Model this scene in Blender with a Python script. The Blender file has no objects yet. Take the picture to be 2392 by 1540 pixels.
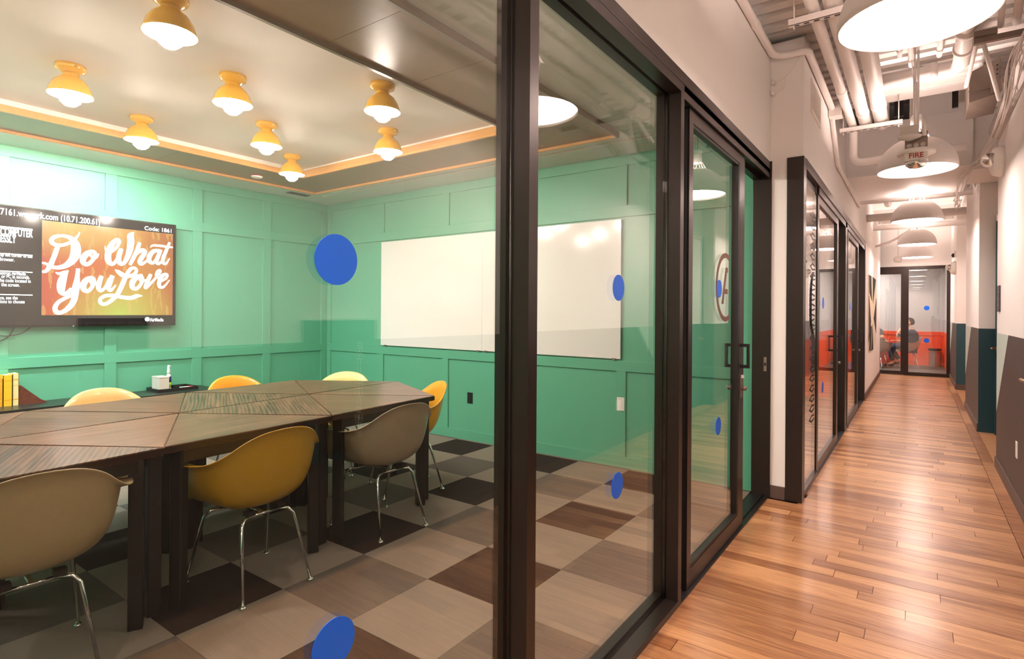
import bpy, bmesh, math, random
from mathutils import Vector, Matrix
random.seed(7)
R = math.radians
sc = bpy.context.scene
C = sc.collection

# ------------------------------------------------------------------ camera (solved from the photo's vanishing points)
IW, IH = 2392, 1540
V1, V2, CX, EYE = (2142, 735), (-640, 716), 1196, 1.38
ROLL = math.atan2(V1[1]-V2[1], V1[0]-V2[0])
CY = V1[1]-math.tan(ROLL)*(V1[0]-CX)
D1 = math.hypot(V1[0]-CX, V1[1]-CY); D2 = math.hypot(V2[0]-CX, V2[1]-CY)
FPX = math.sqrt(D1*D2); YAW = math.atan(D1/FPX)
FW = Vector((-math.sin(YAW), math.cos(YAW), 0)); RT = Vector((math.cos(YAW), math.sin(YAW), 0)); UPV = Vector((0, 0, 1))
RP = RT*math.cos(ROLL)+UPV*math.sin(ROLL); UP = UPV*math.cos(ROLL)-RT*math.sin(ROLL)
cd = bpy.data.cameras.new('camera'); cam = bpy.data.objects.new('camera', cd); C.objects.link(cam)
cd.sensor_fit = 'HORIZONTAL'; cd.sensor_width = 36; cd.lens = 36*FPX/IW
cd.shift_x = 0; cd.shift_y = (CY-IH/2)/IW
cd.clip_start = .02; cd.clip_end = 100
cam.matrix_world = Matrix(((RP.x, UP.x, -FW.x, 0), (RP.y, UP.y, -FW.y, 0), (RP.z, UP.z, -FW.z, EYE), (0, 0, 0, 1)))
sc.camera = cam
CO = Vector((0, 0, EYE))
def ray(u, v): return FW*FPX+(u-CX)*RP-(v-CY)*UP
def onx(u, v, x): d = ray(u, v); return CO+d*(x/d.x)
def ony(u, v, y): d = ray(u, v); return CO+d*(y/d.y)
def onz(u, v, z): d = ray(u, v); return CO+d*((z-EYE)/d.z)

# ------------------------------------------------------------------ view, world, light levels
sc.view_settings.view_transform = 'Standard'; sc.view_settings.look = 'None'
sc.view_settings.exposure = 0.0; sc.view_settings.gamma = 1; sc.view_settings.use_curve_mapping = False
w = bpy.data.worlds.new('world'); sc.world = w; w.use_nodes = True
w.node_tree.nodes['Background'].inputs[0].default_value = (.9, .85, .8, 1)
w.node_tree.nodes['Background'].inputs[1].default_value = .15
PENDANT_L, PENDANT_C = 33.0, (1, .755, .665)
UPLIGHT_L = 195.0
BULB_L, BULB_C = 280.0, (1, .82, .73)
WASH_L, WASH_C = 290.0, (.9, .97, 1)
LOUNGE_L, LOUNGE_C = 26.0, (1, .93, .9)

# ------------------------------------------------------------------ materials
def srgb(r, g, b):
    f = lambda c: (c/255/12.92) if c/255 <= .04045 else ((c/255+.055)/1.055)**2.4
    return (f(r), f(g), f(b), 1)
MATS = {}
class NT:
    def __init__(s, m): s.t = m.node_tree; s.n = s.t.nodes; s.l = s.t.links
    def new(s, typ, **kw):
        n = s.n.new(typ)
        for k, v in kw.items(): setattr(n, k, v)
        return n
    def link(s, a, b): s.l.new(a, b)
def base(name):
    m = bpy.data.materials.new(name); m.use_nodes = True; MATS[name] = m
    return m, NT(m), m.node_tree.nodes['Principled BSDF']
def plain(name, rgb, rough=.5, metal=0, var=.04, scale=8, bump=0, bscale=60, spec=.5, coat=0, emit=0):
    m, t, b = base(name)
    col = srgb(*rgb)
    b.inputs['Roughness'].default_value = rough; b.inputs['Metallic'].default_value = metal
    b.inputs['Specular IOR Level'].default_value = spec; b.inputs['Coat Weight'].default_value = coat
    tc = t.new('ShaderNodeTexCoord')
    nz = t.new('ShaderNodeTexNoise'); nz.inputs['Scale'].default_value = scale; nz.inputs['Detail'].default_value = 4
    t.link(tc.outputs['Object'], nz.inputs['Vector'])
    mr = t.new('ShaderNodeMapRange'); mr.inputs[3].default_value = 1-var; mr.inputs[4].default_value = 1+var
    t.link(nz.outputs['Fac'], mr.inputs[0])
    mx = t.new('ShaderNodeVectorMath', operation='SCALE'); mx.inputs[0].default_value = col[:3]
    t.link(mr.outputs[0], mx.inputs['Scale']); t.link(mx.outputs[0], b.inputs['Base Color'])
    if bump:
        n2 = t.new('ShaderNodeTexNoise'); n2.inputs['Scale'].default_value = bscale; n2.inputs['Detail'].default_value = 3
        t.link(tc.outputs['Object'], n2.inputs['Vector'])
        bp = t.new('ShaderNodeBump'); bp.inputs['Strength'].default_value = bump; bp.inputs['Distance'].default_value = .01
        t.link(n2.outputs['Fac'], bp.inputs['Height']); t.link(bp.outputs[0], b.inputs['Normal'])
    return m
def emis(name, rgb, strength):
    m, t, b = base(name)
    b.inputs['Base Color'].default_value = (.8, .8, .8, 1)
    b.inputs['Emission Color'].default_value = (*rgb, 1) if len(rgb) == 3 else rgb
    b.inputs['Emission Strength'].default_value = strength
    return m
def wood(name, dark, light, stretch=(1.2, 14, 14), rough=.35, rnd=.5, coat=0, ring=0.0, hue=0.0):
    m, t, b = base(name)
    b.inputs['Roughness'].default_value = rough; b.inputs['Coat Weight'].default_value = coat; b.inputs['Coat Roughness'].default_value = .15
    tc = t.new('ShaderNodeTexCoord'); oi = t.new('ShaderNodeObjectInfo')
    off = t.new('ShaderNodeVectorMath', operation='SCALE'); off.inputs[0].default_value = (37, 53, 11)
    t.link(oi.outputs['Random'], off.inputs['Scale'])
    ad = t.new('ShaderNodeVectorMath', operation='ADD'); t.link(tc.outputs['Object'], ad.inputs[0]); t.link(off.outputs[0], ad.inputs[1])
    mp = t.new('ShaderNodeMapping'); mp.inputs['Scale'].default_value = stretch; t.link(ad.outputs[0], mp.inputs['Vector'])
    nz = t.new('ShaderNodeTexNoise'); nz.inputs['Scale'].default_value = 2.2; nz.inputs['Detail'].default_value = 8; nz.inputs['Roughness'].default_value = .65
    nz.inputs['Distortion'].default_value = .9
    t.link(mp.outputs[0], nz.inputs['Vector'])
    wv = t.new('ShaderNodeTexWave'); wv.inputs['Scale'].default_value = 1.6; wv.inputs['Distortion'].default_value = 7; wv.inputs['Detail'].default_value = 3
    wv.bands_direction = 'Y'; t.link(mp.outputs[0], wv.inputs['Vector'])
    mixf = t.new('ShaderNodeMath', operation='MULTIPLY_ADD'); mixf.inputs[1].default_value = ring; t.link(wv.outputs['Fac'], mixf.inputs[0]); t.link(nz.outputs['Fac'], mixf.inputs[2])
    rn = t.new('ShaderNodeMath', operation='MULTIPLY_ADD'); rn.inputs[1].default_value = rnd; t.link(oi.outputs['Random'], rn.inputs[0]); t.link(mixf.outputs[0], rn.inputs[2])
    sb = t.new('ShaderNodeMath', operation='SUBTRACT'); sb.inputs[1].default_value = rnd*.5+ring*.5; t.link(rn.outputs[0], sb.inputs[0])
    rp = t.new('ShaderNodeValToRGB'); rp.color_ramp.elements[0].position = .22; rp.color_ramp.elements[1].position = .78
    rp.color_ramp.elements[0].color = srgb(*dark); rp.color_ramp.elements[1].color = srgb(*light)
    t.link(sb.outputs[0], rp.inputs[0]); t.link(rp.outputs[0], b.inputs['Base Color'])
    bp = t.new('ShaderNodeBump'); bp.inputs['Strength'].default_value = .08; bp.inputs['Distance'].default_value = .004
    t.link(nz.outputs['Fac'], bp.inputs['Height']); t.link(bp.outputs[0], b.inputs['Normal'])
    return m
def glassmat(name, tint=(.965, .985, .972), f0=.07):
    m = bpy.data.materials.new(name); m.use_nodes = True; MATS[name] = m; t = NT(m)
    for n in list(t.n): t.n.remove(n)
    out = t.new('ShaderNodeOutputMaterial'); g = t.new('ShaderNodeNewGeometry')
    dt = t.new('ShaderNodeVectorMath', operation='DOT_PRODUCT'); t.link(g.outputs['Normal'], dt.inputs[0]); t.link(g.outputs['Incoming'], dt.inputs[1])
    ab = t.new('ShaderNodeMath', operation='ABSOLUTE'); t.link(dt.outputs['Value'], ab.inputs[0])
    om = t.new('ShaderNodeMath', operation='SUBTRACT'); om.inputs[0].default_value = 1; t.link(ab.outputs[0], om.inputs[1])
    pw = t.new('ShaderNodeMath', operation='POWER'); pw.inputs[1].default_value = 5; t.link(om.outputs[0], pw.inputs[0])
    ma = t.new('ShaderNodeMath', operation='MULTIPLY_ADD'); ma.inputs[1].default_value = 1-f0; ma.inputs[2].default_value = f0; t.link(pw.outputs[0], ma.inputs[0])
    tr = t.new('ShaderNodeBsdfTransparent'); tr.inputs[0].default_value = (*tint, 1)
    gl = t.new('ShaderNodeBsdfGlossy'); gl.inputs['Roughness'].default_value = 0; gl.inputs[0].default_value = (1, 1, 1, 1)
    mx = t.new('ShaderNodeMixShader'); t.link(ma.outputs[0], mx.inputs[0]); t.link(tr.outputs[0], mx.inputs[1]); t.link(gl.outputs[0], mx.inputs[2])
    t.link(mx.outputs[0], out.inputs[0])
    return m

plain('green_paint', (94, 171, 139), .42, var=.02, bump=.02)
plain('white_wall', (249, 246, 243), .55, var=.015, bump=.02)
plain('soffit_white', (214, 214, 204), .7, var=.02)
plain('cream_ceiling', (236, 226, 216), .6, var=.03, scale=3)
plain('white_trim', (238, 232, 222), .5)
plain('fibre_board', (136, 104, 72), .38, var=.16, scale=60, bump=.12, bscale=220)
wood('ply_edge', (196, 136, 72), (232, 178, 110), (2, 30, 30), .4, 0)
wood('ply_shaded', (96, 82, 66), (140, 122, 96), (30, 2, 30), .35, 0)  # same plywood with shade put into its colour, for the near lips
plain('bronze_frame', (47, 38, 34), .34, metal=.35, var=.06)
plain('black_rubber', (20, 18, 17), .45)
glassmat('glass')
plain('blue_vinyl', (0, 102, 232), .45, var=.02)
plain('carpet_light', (146, 134, 122), .95, var=.16, scale=260, bump=.6, bscale=320, spec=.1)
plain('carpet_mid', (104, 98, 92), .95, var=.2, scale=260, bump=.6, bscale=320, spec=.1)
plain('carpet_dark', (48, 42, 40), .95, var=.28, scale=260, bump=.6, bscale=320, spec=.1)
wood('oak_plank', (140, 84, 48), (226, 170, 120), (1.3, 16, 16), .3, .42, .25, .12)
wood('walnut_top', (38, 22, 17), (152, 106, 82), (1.0, 9, 9), .3, .14, .1, .25)
plain('table_edge', (44, 28, 22), .3)
plain('raw_steel', (50, 48, 46), .4, metal=.6, var=.2, scale=14)
plain('brushed_steel', (196, 190, 186), .32, metal=1, var=.06, scale=12)
plain('chrome', (225, 225, 222), .08, metal=1, var=.01)
plain('whiteboard', (236, 233, 230), .12, var=.005, coat=.3)
plain('tv_black', (16, 15, 16), .16, var=.02, coat=.4)
plain('tv_panel', (30, 27, 28), .1, var=.02, spec=.28)
plain('cred_black', (34, 36, 34), .35, var=.1)
plain('yellow_enamel', (238, 182, 58), .16, var=.03, coat=.4)
plain('pendant_white', (226, 220, 216), .35, var=.01)
plain('black_metal', (26, 24, 24), .4)
plain('galv', (136, 122, 112), .4, metal=.5, var=.12, scale=20)
plain('painted_pipe', (244, 238, 234), .5, var=.03)
plain('dado_grey', (64, 58, 56), .5, var=.06, scale=30)
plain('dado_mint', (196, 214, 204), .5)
plain('dado_teal', (26, 70, 80), .45, var=.06)
plain('baseboard_brown', (92, 74, 66), .5)
plain('orange_paint', (240, 84, 44), .42, var=.02)
plain('grey_wall', (196, 188, 186), .6, var=.02)
plain('art_black', (34, 28, 27), .85, var=.2, scale=40, bump=.3)
plain('art_cream', (226, 214, 190), .9, var=.08, scale=40, bump=.3)
plain('plate_white', (240, 236, 230), .4)
plain('plate_black', (22, 22, 22), .4)
plain('red_print', (190, 30, 24), .5)
plain('sign_dark', (70, 56, 62), .4)
plain('decal_black', (20, 19, 20), .5)
plain('flat_brown', (112, 72, 66), .5)
plain('brass', (170, 132, 92), .3, metal=.8)
plain('skin', (222, 168, 142), .5)
plain('hair', (66, 34, 26), .6, var=.2, scale=50)
plain('shirt_navy', (52, 56, 84), .85, var=.15, scale=30)
plain('jeans', (46, 54, 78), .85, var=.15, scale=30)
plain('shirt_grey', (100, 94, 88), .85)
plain('shoe', (50, 40, 42), .6)
plain('book_yellow', (232, 190, 40), .5, var=.05)
plain('book_gold', (224, 160, 30), .5, var=.08)
plain('book_cream', (232, 214, 150), .5, var=.05)
plain('paper', (236, 226, 196), .8)
wood('bookend_wood', (70, 36, 26), (120, 66, 48), (3, 20, 20), .4, 0)
plain('phone_grey', (120, 118, 120), .3)
plain('block_grey', (214, 208, 198), .4)
plain('label_lime', (170, 200, 50), .4)
plain('label_navy', (30, 40, 96), .4)
plain('marker_red', (214, 60, 70), .4)
emis('pendant_light', PENDANT_C, PENDANT_L)
emis('added_uplight', PENDANT_C, UPLIGHT_L)
emis('bulb_light', BULB_C, BULB_L)
emis('wash_light', WASH_C, WASH_L)
emis('lounge_light', LOUNGE_C, LOUNGE_L)
emis('screen_white', (.86, .9, 1), 1.0)
for nm, c in dict(shell_tan=(176, 152, 112), shell_mustard=(186, 142, 34), shell_taupe=(160, 142, 114), shell_yellow=(230, 168, 44),
                  shell_sand=(226, 190, 124), shell_orange=(232, 166, 46), shell_lemon=(224, 214, 140), shell_grey=(176, 164, 148)).items():
    plain(nm, c, .3, var=.06, scale=70, coat=.25)
# picture on the television: warm duotone photograph, procedural
def picture():
    m, t, b = base('screen_picture')
    tc = t.new('ShaderNodeTexCoord'); mp = t.new('ShaderNodeMapping'); t.link(tc.outputs['Object'], mp.inputs['Vector'])
    sx = t.new('ShaderNodeSeparateXYZ'); t.link(tc.outputs['Object'], sx.inputs[0])
    def rng(o, a, c): 
        r = t.new('ShaderNodeMapRange'); r.inputs[1].default_value = a; r.inputs[2].default_value = c; t.link(o, r.inputs[0]); return r.outputs[0]
    h = rng(sx.outputs['Y'], 1.627, 2.708); v = rng(sx.outputs['Z'], 1.321, 2.163)
    r1 = t.new('ShaderNodeValToRGB'); e = r1.color_ramp.elements; e[0].color = srgb(226, 82, 30); e[1].color = srgb(206, 112, 40)
    k = e.new(.45); k.color = srgb(240, 120, 36); k = e.new(.7); k.color = srgb(236, 150, 50); t.link(h, r1.inputs[0])
    # yellow-green glow at the bottom, pale yellow at the top left
    p = t.new('ShaderNodeCombineXYZ'); t.link(h, p.inputs[0]); t.link(v, p.inputs[1])
    def blob(cx, cy, rad):
        d = t.new('ShaderNodeVectorMath', operation='DISTANCE'); t.link(p.outputs[0], d.inputs[0]); d.inputs[1].default_value = (cx, cy, 0)
        return rng(d.outputs['Value'], rad, 0)
    def mix(fac, a, col):
        x = t.new('ShaderNodeMixRGB'); t.link(fac, x.inputs[0]); t.link(a, x.inputs[1]); x.inputs[2].default_value = col; return x.outputs[0]
    c = mix(blob(.55, .02, .5), r1.outputs[0], srgb(214, 226, 90)); c = mix(blob(.18, 1.0, .45), c, srgb(250, 214, 96)); c = mix(blob(.5, .95, .3), c, srgb(250, 190, 80))
    mp.inputs['Scale'].default_value = (1, 22, 5)
    nz = t.new('ShaderNodeTexNoise'); nz.inputs['Scale'].default_value = 1.2; nz.inputs['Detail'].default_value = 2; t.link(mp.outputs[0], nz.inputs['Vector'])
    st = t.new('ShaderNodeMath', operation='GREATER_THAN'); st.inputs[1].default_value = .58; t.link(nz.outputs['Fac'], st.inputs[0])
    lt = t.new('ShaderNodeMath', operation='MULTIPLY'); lt.inputs[1].default_value = .45; t.link(st.outputs[0], lt.inputs[0])
    c = mix(lt.outputs[0], c, srgb(250, 206, 110))
    b.inputs['Base Color'].default_value = (.02, .02, .02, 1); b.inputs['Roughness'].default_value = .15
    t.link(c, b.inputs['Emission Color']); b.inputs['Emission Strength'].default_value = .95
picture()

# ------------------------------------------------------------------ geometry helpers
WI = {}
def finish(o, parent, mat, smooth=False):
    C.objects.link(o)
    if mat: o.data.materials.append(MATS[mat])
    if parent is not None:
        o.parent = parent; o.matrix_parent_inverse = WI.get(parent.name, Matrix())
    if smooth and hasattr(o.data, 'polygons'): o.data.polygons.foreach_set('use_smooth', [True]*len(o.data.polygons))
    return o
def mesh(name, v, f, mat, parent=None, smooth=False):
    me = bpy.data.meshes.new(name); me.from_pydata([tuple(p) for p in v], [], f); me.update()
    return finish(bpy.data.objects.new(name, me), parent, mat, smooth)
def frombm(name, bm, mat, parent=None, smooth=False):
    bmesh.ops.recalc_face_normals(bm, faces=bm.faces)
    me = bpy.data.meshes.new(name); bm.to_mesh(me); bm.free()
    return finish(bpy.data.objects.new(name, me), parent, mat, smooth)
BF = [(0, 3, 2, 1), (4, 5, 6, 7), (0, 1, 5, 4), (1, 2, 6, 5), (2, 3, 7, 6), (3, 0, 4, 7)]
def bxv(a, b):
    x0, x1 = sorted((a[0], b[0])); y0, y1 = sorted((a[1], b[1])); z0, z1 = sorted((a[2], b[2]))
    return [(x0, y0, z0), (x1, y0, z0), (x1, y1, z0), (x0, y1, z0), (x0, y0, z1), (x1, y0, z1), (x1, y1, z1), (x0, y1, z1)]
def box(name, a, b, mat, parent=None, bev=0):
    if not bev: return mesh(name, bxv(a, b), BF, mat, parent)
    bm = bmesh.new(); vs = [bm.verts.new(p) for p in bxv(a, b)]
    for f in BF: bm.faces.new([vs[i] for i in f])
    bmesh.ops.bevel(bm, geom=list(bm.edges), offset=bev, segments=2, affect='EDGES', profile=.6)
    return frombm(name, bm, mat, parent)
def boxes(name, lst, mat, parent=None):
    v, f = [], []
    for a, b in lst:
        k = len(v); v += bxv(a, b); f += [tuple(i+k for i in q) for q in BF]
    return mesh(name, v, f, mat, parent)
def lathe(name, prof, mat, parent=None, loc=(0, 0, 0), n=28, axis='z', smooth=True, loop=False):
    v, f = [], []
    for r, z in prof:
        for i in range(n):
            a = 2*math.pi*i/n; p = (r*math.cos(a), r*math.sin(a), z)
            if axis == 'x': p = (z, p[0], p[1])
            if axis == 'y': p = (p[0], z, p[1])
            v.append((p[0]+loc[0], p[1]+loc[1], p[2]+loc[2]))
    for j in range(len(prof)-1):
        for i in range(n):
            k = (i+1) % n; f.append((j*n+i, j*n+k, (j+1)*n+k, (j+1)*n+i))
    if loop:
        j = len(prof)-1
        for i in range(n): k = (i+1) % n; f.append((j*n+i, j*n+k, k, i))
    if prof[0][0] > 1e-4 and not loop: f.append(tuple(range(n))[::-1])
    if prof[-1][0] > 1e-4 and not loop: f.append(tuple(range((len(prof)-1)*n, len(prof)*n)))
    o = mesh(name, v, f, mat, parent, smooth)
    return o
def crom(pts, k=8):
    out = []
    n = len(pts)
    for i in range(n-1):
        p0, p1, p2, p3 = pts[max(i-1, 0)], pts[i], pts[i+1], pts[min(i+2, n-1)]
        for j in range(k):
            t = j/k
            out.append(tuple(.5*((2*b)+(-a+c)*t+(2*a-5*b+4*c-d)*t*t+(-a+3*b-3*c+d)*t**3) for a, b, c, d in zip(p0, p1, p2, p3)))
    out.append(tuple(pts[-1])); return out
def tubev(pts, r, n=8):
    pts = [Vector(p) for p in pts]; v, f = [], []
    rs = r if isinstance(r, (list, tuple)) else [r]*len(pts)
    nrm = None
    for i, p in enumerate(pts):
        d = (pts[min(i+1, len(pts)-1)]-pts[max(i-1, 0)]).normalized()
        if nrm is None: nrm = d.orthogonal().normalized()
        nrm = (nrm-d*nrm.dot(d)).normalized(); bn = d.cross(nrm)
        for k in range(n):
            a = 2*math.pi*k/n; v.append(p+(nrm*math.cos(a)+bn*math.sin(a))*rs[i])
    for i in range(len(pts)-1):
        for k in range(n):
            q = (k+1) % n; f.append((i*n+k, i*n+q, (i+1)*n+q, (i+1)*n+k))
    f.append(tuple(range(n))[::-1]); f.append(tuple(range((len(pts)-1)*n, len(pts)*n)))
    return v, f
def tube(name, pts, r, mat, parent=None, n=8, curve=0):
    if curve: pts = crom(pts, curve)
    v, f = tubev(pts, r, n); return mesh(name, v, f, mat, parent, True)
def tubes(name, lst, mat, parent=None, n=6):
    V, F = [], []
    for pts, r in lst:
        v, f = tubev(pts, r, n); k = len(V); V += v; F += [tuple(i+k for i in q) for q in f]
    return mesh(name, V, F, mat, parent, True)
def prism(name, poly, axis, a, b, mat, parent=None, bev=0):
    """polygon in the two other axes, extruded along axis from a to b"""
    def P(p, h): return {'x': (h, p[0], p[1]), 'y': (p[0], h, p[1]), 'z': (p[0], p[1], h)}[axis]
    bm = bmesh.new(); n = len(poly)
    lo = [bm.verts.new(P(p, a)) for p in poly]; hi = [bm.verts.new(P(p, b)) for p in poly]
    bm.faces.new(lo); bm.faces.new(hi)
    for i in range(n): bm.faces.new([lo[i], lo[(i+1) % n], hi[(i+1) % n], hi[i]])
    if bev: bmesh.ops.bevel(bm, geom=list(bm.edges), offset=bev, segments=2, affect='EDGES')
    return frombm(name, bm, mat, parent)
def tag(o, label, cat, group=None, kind=None):
    o['label'] = label; o['category'] = cat
    if group: o['group'] = group
    if kind: o['kind'] = kind
    return o
def thing(name, loc, label, cat, group=None, kind=None):
    o = bpy.data.objects.new(name, None); C.objects.link(o); o.location = loc; o.empty_display_size = .1
    WI[o.name] = Matrix.Translation(-Vector(loc))
    return tag(o, label, cat, group, kind)
def struct(o, label, cat): return tag(o, label, cat, None, 'structure')
def copy_tree(o, parent=None):
    c = o.copy(); C.objects.link(c)
    if parent is not None: c.parent = parent
    for ch in o.children: copy_tree(ch, c)
    return c
def place(o, loc, rz): o.location = loc; o.rotation_euler = (0, 0, rz)
def text(name, s, size, loc, mat, parent, rot, align='LEFT', ext=.0006, sx=1.0, bold=0.0, fit=0):
    cu = bpy.data.curves.new(name, 'FONT'); cu.body = s; cu.size = size; cu.align_x = align; cu.extrude = ext; cu.resolution_u = 3
    o = bpy.data.objects.new(name, cu); finish(o, None, mat)
    m = Matrix.Translation(loc) @ rot @ Matrix.Diagonal((sx, 1, 1, 1)); 
    cu.offset = bold
    if fit:
        bpy.context.view_layer.update(); m = Matrix.Translation(loc) @ rot @ Matrix.Diagonal((fit/max(o.dimensions.x, 1e-4), 1, 1, 1))
    me = bpy.data.meshes.new_from_object(o.evaluated_get(bpy.context.evaluated_depsgraph_get())); bpy.data.objects.remove(o)
    o = bpy.data.objects.new(name, me); C.objects.link(o)
    o.parent = parent; o.matrix_parent_inverse = WI.get(parent.name, Matrix()); o.matrix_basis = m
    return o
ROT_PX = Matrix(((0, 0, 1, 0), (1, 0, 0, 0), (0, 1, 0, 0), (0, 0, 0, 1)))     # text on a wall that faces +X
ROT_NX = Matrix(((0, 0, -1, 0), (-1, 0, 0, 0), (0, 1, 0, 0), (0, 0, 0, 1)))   # text on a wall that faces -X
ROT_NY = Matrix(((1, 0, 0, 0), (0, 0, -1, 0), (0, 1, 0, 0), (0, 0, 0, 1)))    # text on a face that looks towards -Y

# ------------------------------------------------------------------ dimensions
XT, YW, ZC = -6.37, 4.66, 2.78          # television wall, whiteboard wall, meeting-room ceiling
XG, XF = -.97, -.90                     # glass plane, corridor face of the near glass partition
XS = -.68                               # corridor face of the second glass partition
XR = .593                               # right corridor wall
YB = -2.6                               # back of meeting room and corridor
YE = 15.65                              # end partition
ZD = 3.45                               # corridor roof deck

# ================================================================== SETTING
# ---- meeting-room carpet
fl = struct(box('floor_carpet', (XT, YB, -.05), (-1.03, YW, -.012), 'carpet_mid'), 'checkered grey and charcoal carpet tile floor of the meeting room', 'carpet floor')
tile_me = {}
for j in range(-9, 7):
    for i in range(-9, 3):
        x0, y0 = -2.04+.5*i, 1.613+.5*j
        x1, y1 = min(x0+.5, -1.03), min(y0+.5, YW); x0, y0 = max(x0, XT), max(y0, YB)
        if x1-x0 < .03 or y1-y0 < .03: continue
        m = 'carpet_light' if (i+j) % 2 == 0 else ('carpet_dark' if i % 2 == 0 else 'carpet_mid')
        box('carpet_tile', (x0+.001, y0+.001, -.012), (x1-.001, y1-.001, 0), m, fl)

# ---- oak plank floor of the corridor
fo = struct(box('floor_oak', (-1.03, YB, -.05), (1.0, YE, -.014), 'table_edge'), 'warm oak plank floor running down the corridor', 'wood floor')
PW = .095; y = YE; rows = []
while y-PW > YB: rows.append((y-PW, y)); y -= PW
cnt = 0; extra = []
for k, (y0, y1) in enumerate(sorted(rows, key=lambda r: r[0])):
    near = y0 > 1.7
    xl = -1.02 if y1 < 4.6 else -.70
    xr = XR if not (6.75 < y0 < 8.64 or 10.79 < y0 < 13.26) else .76
    lim = .50
    x = xl-random.random()*.5
    while x < lim:
        L = random.choice([.45, .7, .95, 1.2, 1.2])
        if lim-(x+L) < .12: L = lim-x
        a, b = max(x, xl), min(x+L, lim)
        if b-a > .04:
            v = bxv((a+.0012, y0+.0008, -.02), (b-.0012, y1-.0008, random.uniform(-.0006, .0006)))
            if near and cnt < 285: mesh('floor_plank', v, BF, 'oak_plank', fo); cnt += 1
            else: extra.append(v)
        x += L
for y0 in [i*1.15 for i in range(1, 14)]:      # border course along the right wall runs the other way
    xr = XR-.002
    v = bxv((.502, y0+.001, -.02), (xr, min(y0+1.15, YE)-.001, .0004))
    if y0 > 2: mesh('floor_plank', v, BF, 'oak_plank', fo)
    else: extra.append(v)
extra += [bxv((XR, 6.75, -.02), (.78, 8.64, 0)), bxv((XR, 10.79, -.02), (1.0, 13.26, 0)), bxv((.502, YB, -.02), (XR-.002, 1.149, 0))]
V, F = [], []
for v in extra:
    k = len(V); V += v; F += [tuple(i+k for i in q) for q in BF]
o = mesh('plank_remainder', V, F, 'oak_plank', fo); o['kind'] = 'stuff'

# ---- green panelled walls
wt = struct(box('wall_television_side', (XT-.12, YB, 0), (XT, YW+.12, 3.4), 'green_paint'), 'green panelled wall behind the television and credenza', 'wall')
T = .018
RZ = [(0, .10), (.857, .95), (2.23, 2.33), (2.687, ZC)]
def rail(x0, x1, z, par, wall):
    if wall == 'tv': box('rail', (XT, x0, z[0]), (XT+T, x1, z[1]), 'green_paint', par, .002)
    else: box('rail', (x0, YW-T, z[0]), (x1, YW, z[1]), 'green_paint', par, .002)
for z in RZ: rail(YB, YW, z, wt, 'tv')
ys = [(4.558, YW-T)]+[(3.743-.808*k, 3.843-.808*k) for k in range(0, 8)]
for a, b in ys:
    for z0, z1 in ((.10, .857), (.95, 2.23), (2.33, 2.687)):
        box('stile', (XT, a, z0), (XT+T-.001, b, z1), 'green_paint', wt, .002)
ww = struct(box('wall_whiteboard_side', (XT, YW, 0), (-.915, YW+.12, 3.4), 'green_paint'), 'green panelled wall that carries the whiteboard', 'wall')
for z in RZ: rail(XT+T, -1.0, z, ww, 'wb')
xs = [(XT+T, -6.275)]+[(-5.345+1.053*k, -5.25+1.053*k) for k in range(0, 5)]
for a, b in xs:
    for z0, z1 in ((.10, .857), (2.33, 2.687)): box('stile', (a, YW-T+.001, z0), (b, YW, z1), 'green_paint', ww, .002)
box('stile', (XT+T, YW-T+.001, .95), (-6.275, YW, 2.23), 'green_paint', ww, .002)
box('stile', (-1.12, YW-T+.001, .95), (-1.0, YW, 2.23), 'green_paint', ww, .002)
struct(box('wall_meeting_back', (XT, YB-.12, 0), (-1.02, YB, 3.4), 'green_paint'), 'plain green wall closing the meeting room behind the table', 'wall')

# ---- meeting-room ceiling with timber-framed canopy
ZB, ZR = 2.735, 2.757                   # lips, boards
XO0, XO1, XI0, XI1 = -5.74, -1.88, -5.116, -2.507
YO1, YI1, YO0, YI0 = 4.03, 3.437, -1.3, -.7
ce = thing('ceiling_meeting', (-3.6, 1, ZC), 'pale soffit ceiling around the timber canopy of the meeting room', 'ceiling', kind='structure')
for n, a, b in (('soffit', (XT, YB, ZC), (XO0+.1, YW, ZC+.06)), ('soffit', (XO1-.1, YB, ZC), (-1.02, YW, ZC+.06)),
                ('soffit', (XO0+.1, YO1-.1, ZC), (XO1-.1, YW, ZC+.06)), ('soffit', (XO0+.1, YB, ZC), (XO1-.1, YO0+.1, ZC+.06))):
    box(n, a, b, 'soffit_white', ce)
cc = struct(box('ceiling_cream', (XI0-.03, YI0-.03, 2.822), (XI1+.03, YI1+.03, 2.86), 'cream_ceiling'), 'cream ceiling panel with the yellow lamps inside the canopy', 'ceiling')
cn = thing('ceiling_canopy', (-3.8, 1.4, ZC), 'brown fibreboard canopy with plywood edges framing the cream ceiling', 'ceiling canopy', kind='structure')
def bandx(y0, y1, x0, x1, step, along):
    if along == 'y':
        a = y0
        while a < y1-.01:
            b = min(a+step, y1); box('board', (x0, a+.0015, ZR), (x1, b-.0015, ZR+.018), 'fibre_board', cn); a = b
    else:
        a = x0
        while a < x1-.01:
            b = min(a+step, x1); box('board', (a+.0015, y0, ZR), (b-.0015, y1, ZR+.018), 'fibre_board', cn); a = b
bandx(YO0, YO1, XI1+.01, XO1-.02, .62, 'y'); bandx(YO0, YO1, XO0+.02, XI0-.01, 1.2, 'y')
bandx(YI1+.01, YO1-.02, XI0-.01, XI1+.01, 1.2, 'x'); bandx(YO0+.02, YI0-.01, XI0-.01, XI1+.01, 1.2, 'x')
box('lip', (XO0, YO0, ZB), (XO0+.02, YO1, ZC), 'ply_edge', cn); box('lip', (XO0+.02, YO1-.02, ZB), (XO1-.02, YO1, ZC), 'ply_edge', cn)
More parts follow.
